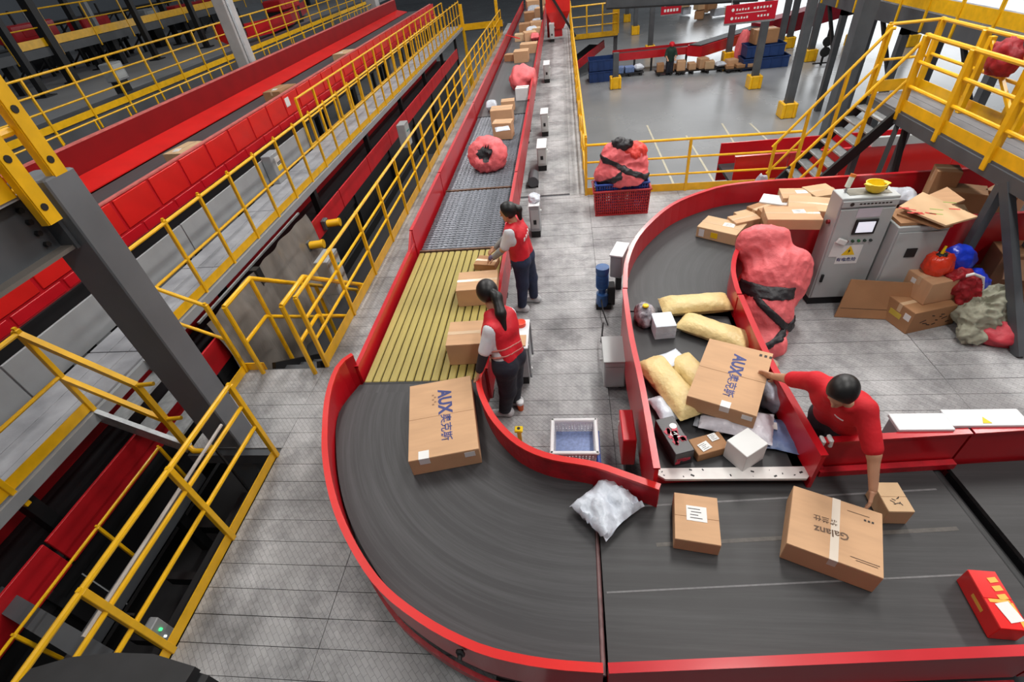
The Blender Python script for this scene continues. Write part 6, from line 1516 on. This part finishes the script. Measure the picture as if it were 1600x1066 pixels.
# --- boxes and motors at the branch conveyor's left side
q0 = fit4(((939, 524), (972, 524), (980, 578), (944, 582)), .42)
t = thing('motor_cabinet', 'grey metal drive cabinet beside the left wall of the branch conveyor', 'cabinet', (q0[0].x, q0[0].y, 0))
x, y = q0[0].x, q0[0].y; L, Wd = .23, .42
b = B(); b.box((x, y, .27), (L, Wd, .38), None, .008); obj('housing', b, LGREY, t); b = B(); b.box((x, y, .468), (L+.015, Wd+.015, .016), None, .004); obj('lid', b, LGREY, t)
b = B(); b.box((x, y-Wd/2-.004, .25), (L*.9, .008, .28), None, .003); obj('door', b, LGREY, t)
b = B(); b.tube((x-L/2, y+.02, .3), (x-L/2-.03, y+.02, .3), .015, 8); obj('switch', b, PAPER, t)
for s in (-1, 1):
    b = B(); b.bar((x+s*.07, y-.12, 0), (x+s*.07, y-.12, .08), .03, .03, up=(0, 1, 0)); b.bar((x+s*.07, y+.12, 0), (x+s*.07, y+.12, .08), .03, .03, up=(0, 1, 0)); obj('foot', b, BLACK, t)
b = B(); b.pipe([V((x-.06, y+.2, .3)), V((x-.1, y+.5, .15)), V((x-.06, y+.75, .25))], .01, 6); obj('cable', b, RUBBER, t, True)
t = thing('chain_guard', 'red sheet metal guard box outside the left wall near the white lip', 'guard', (.46, 2.7, .2))
q0 = fit4(((975, 635), (997, 635), (1005, 692), (978, 695)), .62); x, y = q0[0].x, q0[0].y
b = B(); b.box((min(x, .46), y, .44), (.12, .36, .36), None, .008); obj('cover', b, RED, t); b = B(); b.box((min(x, .46)+.01, y, .13), (.05, .3, .26)); obj('bracket', b, BLACK, t)
b = B(); b.box((min(x, .46)-.063, y+.12, .5), (.006, .02, .05)); obj('latch', b, PAPER, t)
t = thing('drive_motor', 'upright blue gear motor beside the grey belt bend', 'motor', (.42, 4.75, 0)); q = P(942, 470, .15); x, y = P(941, 430, .5).x, P(941, 430, .5).y-.02
b = B(); b.tube((x, y, .32), (x, y, .56), .078, 16); b.tube((x, y, .56), (x, y, .64), .088, 16); b.tube((x, y, .24), (x, y, .32), .05, 12); b.tube((x+.005, y-.02, .06), (x+.005, y-.02, .24), .085, 14); obj('motor_body', b, BLUEM, t, True)
b = B()
for k in range(8): b.tube((x, y, .34+.024*k), (x, y, .348+.024*k), .086, 16)
obj('cooling_fin', b, BLUEM, t)['kind'] = 'stuff'
b = B(); b.box((x+.12, y+.02, .2), (.10, .16, .3), None, .01); b.box((x+.02, y, .04), (.2, .16, .08)); obj('gearbox', b, BLACK, t)
b = B(); b.pipe([V((x-.02, y-.07, .2)), V((x, y-.25, .1)), V((x+.05, y-.45, .02))], .01, 6); obj('cable', b, RUBBER, t, True)
t = thing('white_box', 'tilted white and grey equipment box tucked behind the bend wall', 'box', (.62, 5.4, 0)); q = P(968, 393, .6)
b = B(); b.box((q.x, q.y, .45), (.16, .36, .34), rz(-.35), .01); obj('housing', b, GREY, t); b = B(); b.box((q.x, q.y, .63), (.18, .38, .02), rz(-.35)); obj('lid', b, WHITE, t); b = B(); b.box((q.x, q.y, .14), (.08, .1, .28)); obj('stand', b, BLACK, t)
# --- small roadside things by the nearer woman
t = thing('work_stand', 'white and grey stand with an orange tape roll right behind the nearer woman', 'stand', (-.68, 4.35, 0)); q = P(810, 515, .62)
x, y = q.x+.02, q.y-.05
b = B(); b.box((x, y, .36), (.18, .50, .44), None, .01); obj('housing', b, GREY, t); b = B(); b.box((x, y, .592), (.2, .52, .02), None, .004); tp = obj('top_tray', b, WHITE, t); b = B(); b.box((x, y-.14, .61), (.15, .18, .02)); obj('cardboard_piece', b, CARD, t)
b = B(); b.box((x, y, .07), (.14, .42, .14)); obj('plinth', b, BLACK, t); b = B(); b.tube((x+.1, y-.2, .1), (x+.1, y-.2, .6), .012, 8); b.tube((x+.1, y+.2, .1), (x+.1, y+.2, .6), .012, 8); obj('leg', b, GALV, t)
b = B(); b.lathe((x-.0, y+.15, .604), [(.035, 0), (.06, 0), (.06, .045), (.035, .045)], 18); tag(obj('tape_roll', b, ORANGE), 'orange tape roll lying on the stand behind the nearer woman', 'tape')
q = P(817, 578, 0); mailer('paper_scrap', 'white paper scrap on the walkway beside the nearer woman', (q.x+.04, q.y), .003, (.16, .08, .03), .5, PAPER, 71, .006, cat='paper')
t = thing('cup', 'small white and orange cup near the shoe of the nearer woman', 'cup', (-.55, 3.7, .0)); q = P(814, 640, 0)
b = B(); b.lathe((q.x, q.y, 0), [(.03, 0), (.04, .1), (.001, .1)], 14); obj('orange_base', b, mat('orange_plastic', (222, 96, 30), .4), t, True); b = B(); b.lathe((q.x, q.y, .1), [(.042, 0), (.042, .03), (.03, .04), (.001, .04)], 14); obj('white_top', b, WHITE, t, True)
t = thing('yellow_post', 'short yellow post with square cap just behind the inner red guard', 'post', (-.5, 3.2, 0)); q = P(813, 688, 0)
b = B(); b.bar((q.x, q.y, 0), (q.x, q.y, .16), .04, .04, up=(0, 1, 0)); obj('post_body', b, YEL, t); b = B(); b.box((q.x, q.y, .175), (.085, .075, .035), None, .008); obj('cap', b, YPLAS, t)
b = B(); b.tube((q.x, q.y, .192), (q.x, q.y, .198), .018, 8); obj('cap_hole', b, RUBBER, t)
# --- drive boxes along the right side of the long conveyor
db = [(838, 372, .17, .42, .58, 'pale drive box behind the farther woman, with a crumpled bag on it'), (848, 268, .2, .6, .5, 'pale drive box beside the rollers, nearest of the row beyond the women'), (852, 214, .18, .5, .55, 'pale drive box with white top, second of the row beyond the women'), (855, 130, .2, .7, .55, 'pale drive box level with the crumpled pink sack'), (863, 66, .22, .9, .7, 'pale drive box at the far end of the long conveyor')]
for i, (px, py, L, Wd, H, lab) in enumerate(db):
    q = P(px, py, 0); x, y = q.x, q.y+Wd/2; x = max(x, -.86+L/2)
    t = thing('drive_box', lab, 'control box', (x, y, 0), 'drive boxes beside the long conveyor')
    b = B(); b.box((x, y, .06), (L*.9, Wd*.9, .12)); obj('plinth', b, RUBBER, t)
    b = B(); b.box((x, y, .12+(H-.12)/2), (L, Wd, H-.12), None, .012); obj('housing', b, LGREY if i else GREY, t)
    b = B(); b.box((x, y, H+.008), (L+.015, Wd+.015, .016), None, .004); obj('lid', b, WHITE, t)
    b = B(); b.box((x, y-Wd/2-.004, .12+(H-.12)*.5), (L*.8, .008, (H-.12)*.75), None, .003); d_ = obj('door', b, LGREY, t)
    b = B(); b.box((x, y-Wd/2-.011, .3), (L*.3, .006, .08)); obj('vent', b, RUBBER, d_)
    b = B(); b.tube((x+L/2, y-.05, H*.75), (x+L/2+.03, y-.05, H*.75), .02, 8); obj('lamp', b, mat('small_clear_lamp', (240, 244, 240), .2) if not i else bpy.data.materials['small_clear_lamp'], t)
q = P(833, 330, .62); sack('plastic_bag', 'crumpled clear white bag lying on the drive box behind the farther woman', (max(q.x, -.76), P(838, 372, 0).y+.2), .597, (.1, .13, .08), POLYW, 77, amp=.25, cat='bag')
q = P(836, 300, .2); t = thing('drive_motor', 'dark grey motor between the pale drive boxes beside the rollers', 'motor', (-.72, 7.3, 0)); q = P(834, 295, 0)
b = B(); b.tube((-.72, q.y, .14), (-.72, q.y+.4, .14), .11, 14); obj('motor_body', b, DARKST, t, True); b = B(); b.box((-.72, q.y+.2, .02), (.2, .3, .04)); obj('foot', b, BLACK, t)
q = P(884, 36, 0); t = thing('grey_post', 'grey post at the far end of the walkway below the hopper', 'post', (q.x, q.y, 0)); b = B(); b.box((q.x, q.y, .6), (.4, .4, 1.2), None, .02); obj('post_body', b, GREY, t); b = B(); b.box((q.x, q.y, 1.22), (.46, .46, .04)); obj('cap', b, GREY, t)
# printed bag behind the bend wall with a small flag stick
q = P(1163, 285, .6); sack('printed_bag', 'clear printed bag standing behind the red wall near the back railing', (q.x, 7.3), .0, (.14, .12, .62), POLYG, 81, amp=.15, cat='bag')
# ================================================================== PEOPLE
def W(px, py, z): return tuple(P(px, py, z))
# farther woman (faces the conveyor, back three-quarter to us)
J = dict(lf=(-.70, 5.50, 0), rf=(-.54, 5.72, 0), lk=(-.66, 5.50, .44), rk=(-.545, 5.66, .45), pelvis=(-.62, 5.53, .84), waist=(-.64, 5.53, 1.0), chest=(-.68, 5.52, 1.20),
         neck=(-.70, 5.52, 1.36), head=(-.735, 5.515, 1.495), ls=(-.73, 5.385, 1.295), rs=(-.66, 5.665, 1.295), le=(-.83, 5.40, 1.07), lw=(-.985, 5.50, .90), re=(-.80, 5.74, 1.08), rw=(-.98, 5.70, .92), lh=(-.66, 5.42, .84), rh=(-.60, 5.60, .84))
t = person('woman with ponytail in red vest and jeans beyond, reaching onto the belt', J, (-.95, .22, -.25), (-.1, 0, 1), DENIM, VEST, 'vest', True,
       hands={'l': ((-.8, .25, -.55), (-.2, .3, -.9), .5), 'r': ((-.8, -.1, -.5), (-.2, .2, -.9), .5)},
       pony=[((-.66, 5.53, 1.56), (-.615, 5.53, 1.52), .04, .045), ((-.615, 5.53, 1.52), (-.60, 5.53, 1.40), .045, .025)], footdir=(-1, .1, 0), hairvol=.014, loose=.02)
for a, c in (('le', 'lw'), ('re', 'rw')):
    p, q = np.array(J[a]), np.array(J[c]); nets('glove_cuff', [('c', p+(q-p)*.35, p+(q-p)*.95, .044, .036)], GLOVE_G, t, inflate=.006)
nets('glove', [('c', np.array(J['lw'])-np.array([0, 0, .005]), np.array(J['lw'])+np.array([-.05, .015, -.03]), .034, .04)], GLOVE, t, cell=.008)
PRINTW = mat('white_vest_print', (226, 214, 214), .6)
def vest_patch(t, J, m, name, lo, hi, infl, cut=()):
    """thin print lying on the vest: shell of the torso between two planes"""
    A = {k: np.array(v, float) for k, v in J.items()}; lat = nrm(A['rs']-A['ls']); hl = nrm(A['rh']-A['lh']); tor = []
    for s in (-1, 1):
        tor += [('c', A['pelvis']+hl*s*.075, A['waist']+lat*s*.055, .107, .092), ('c', A['waist']+lat*s*.055, A['chest']+lat*s*.075, .092, .105), ('c', A['chest']+lat*s*.075, A['neck']+lat*s*.05-np.array([0, 0, .05]), .105, .06)]
    tor += [('c', A['ls'], A['rs'], .055, .055), ('e', A['chest'], (.13, .13, .1))]
    sp = nrm(A['neck']-A['pelvis']); a = A['pelvis']+sp*lo; b_ = A['pelvis']+sp*hi
    return nets(name, tor, m, t, k=.035, cell=.009, inflate=infl, clips=[(a, -sp), (b_, sp)]+list(cut))
A_ = {k: np.array(v, float) for k, v in J.items()}; back = np.array([.93, -.32, 0.])
for k in range(4):
    lat_ = nrm(A_['rs']-A_['ls']); c_ = A_['chest']-lat_*(.09-.05*k)
    vest_patch(t, J, PRINTW, 'vest_print', .30+.012*k, .355+.012*k, .031, [(c_-lat_*.02, -lat_), (c_+lat_*.02, lat_), (A_['chest'], -np.array([1., 0, 0]))])
# nearer woman (back to us, bun hidden, long ponytail)
J = dict(lf=(-.78, 3.58, 0), rf=(-.68, 3.74, 0), lk=(-.70, 3.52, .44), rk=(-.64, 3.66, .44), pelvis=(-.64, 3.53, .86), waist=(-.66, 3.56, 1.0), chest=(-.70, 3.63, 1.19),
         neck=(-.74, 3.74, 1.345), head=(-.805, 3.835, 1.465), ls=(-.76, 3.50, 1.285), rs=(-.62, 3.74, 1.275), le=(-.855, 3.43, 1.05), lw=(-.925, 3.40, .86), re=(-.72, 3.92, 1.08), rw=(-.88, 4.02, .93), lh=(-.69, 3.44, .86), rh=(-.61, 3.62, .86))
t = person('woman with long black ponytail in red vest and navy trousers, back to us', J, (-.40, .86, -.40), (-.2, .38, .90), NAVY, VEST, 'vest', True,
       hands={'l': ((-.3, -.1, -.9), (-.9, 0, .2), .5), 'r': ((-.7, .3, -.55), (-.3, 0, -.9), .5)},
       pony=[((-.75, 3.77, 1.53), (-.70, 3.72, 1.50), .04, .05), ((-.70, 3.72, 1.50), (-.665, 3.60, 1.40), .05, .05), ((-.665, 3.60, 1.40), (-.635, 3.52, 1.27), .05, .022)], footdir=(-1, .0, 0), hairvol=.024, loose=.026)
p, q = np.array(J['le']), np.array(J['lw']); nets('dark_sleeve', [('c', p+(q-p)*-.05, p+(q-p)*.92, .048, .036)], GREYCL, t, inflate=.006)
p, q = np.array(J['re']), np.array(J['rw']); nets('dark_sleeve', [('c', p+(q-p)*-.05, p+(q-p)*.92, .048, .036)], GREYCL, t, inflate=.006)
for lo_ in (.10, .17): vest_patch(t, J, mat('dull_reflective_stripe', (190, 120, 110), .5) if lo_ < .15 else bpy.data.materials['dull_reflective_stripe'], 'reflective_stripe', lo_, lo_+.018, .031)
nets('hair_tie', [('e', (-.715, 3.735, 1.515), (.046, .046, .03))], SLEEVE, t, cell=.008)
# man in red reaching with both arms
J = dict(lf=(2.06, 2.70, 0), rf=(2.02, 2.92, 0), lk=(2.06, 2.64, .46), rk=(2.0, 2.84, .46), pelvis=(2.02, 2.68, .90), waist=(1.99, 2.63, 1.05), chest=(1.91, 2.57, 1.26),
         neck=(1.85, 2.50, 1.405), head=(1.79, 2.435, 1.50), rs=(1.77, 2.70, 1.33), ls=(1.985, 2.43, 1.33), re=(1.68, 2.87, 1.19), rw=(1.635, 3.02, 1.075), le=(2.025, 2.22, 1.10), lw=(2.03, 2.08, .89), rh=(1.96, 2.77, .90), lh=(2.08, 2.59, .90))
t = person('man in red T-shirt with short black hair leaning over the wall, sorting cartons', J, (-.62, -.60, -.5), (-.42, -.42, .8), mat('dark_grey_trousers', (50, 50, 56), .8), TEE, 'tee', False,
       hands={'r': ((-.35, .70, -.45), (-.8, -.3, -.3), .25), 'l': ((-.12, -.45, -.75), (-.75, .3, -.4), .35)}, footdir=(-.8, -.6, 0), hairvol=.012, hairfront=.085)
A_ = {k: np.array(v, float) for k, v in J.items()}; c_ = A_['chest']; fr_ = nrm([-.8, -.6, 0]); lat_ = nrm(A_['rs']-A_['ls']); c2 = c_-lat_*.06
sp_ = nrm(A_['neck']-A_['pelvis'])
nets('chest_print', [('c', A_['chest']+lat_*s*.075, A_['neck']+lat_*s*.05-np.array([0, 0, .05]), .115, .06) for s in (-1, 1)]+[('c', A_['waist']+lat_*s*.055, A_['chest']+lat_*s*.075, .1, .115) for s in (-1, 1)], PRINTW, t, k=.035, cell=.007, inflate=.018,
     clips=[(c2-lat_*.04, -lat_), (c2+lat_*.03, lat_), (c_+sp_*.02, -sp_), (c_+sp_*.034, sp_), (c_, -fr_)])
# far man with red cap
fq = P(1045, 117, -2.6)
def fx(x, y, z): return (fq.x+x*.85, fq.y+y*.85, -2.6+z*.85)
t = thing('person', 'tiny far man in red cap and dark clothes among the far pallets', 'person', (fq.x, fq.y, -2.6))
body = [('c', fx(-.1, 0, .08), fx(-.1, 0, .85), .07, .1), ('c', fx(.12, 0, .08), fx(.1, 0, .85), .07, .1), ('c', fx(0, 0, .9), fx(0, -.1, 1.35), .16, .19), ('c', fx(-.22, -.05, 1.38), fx(-.3, -.15, 1.1), .06, .05), ('c', fx(.22, -.05, 1.38), fx(.3, -.18, 1.1), .06, .05),
        ('c', fx(-.3, -.15, 1.1), fx(-.22, -.4, .95), .05, .035), ('c', fx(.3, -.18, 1.1), fx(.2, -.42, .95), .05, .035), ('c', fx(0, -.1, 1.4), fx(0, -.14, 1.52), .06, .06)]
hp, _ = head_prims(fx(0, -.15, 1.62), (0, -1, -.2), (0, -.1, 1))
nets('body', body, SKIN, t, k=.05, cell=.03, extra=[(hp, .02, .012), (hand(fx(-.22, -.4, .95), (0, -1, -.3), (0, 0, -1), -1), .01, .006), (hand(fx(.2, -.42, .95), (0, -1, -.3), (0, 0, -1), 1), .01, .006)])
nets('trousers', body[:2], NAVY, t, k=.05, cell=.03, inflate=.02); nets('jacket', body[2:5], mat('dark_green_jacket', (34, 58, 48), .8), t, k=.05, cell=.03, inflate=.025)
nets('cap', [('e', fx(0, -.15, 1.70), (.14, .16, .12)), ('c', fx(0, -.24, 1.68), fx(0, -.33, 1.66), .08, .06)], mat('red_cap_cloth', (214, 20, 40), .7), t, k=.02, cell=.02)
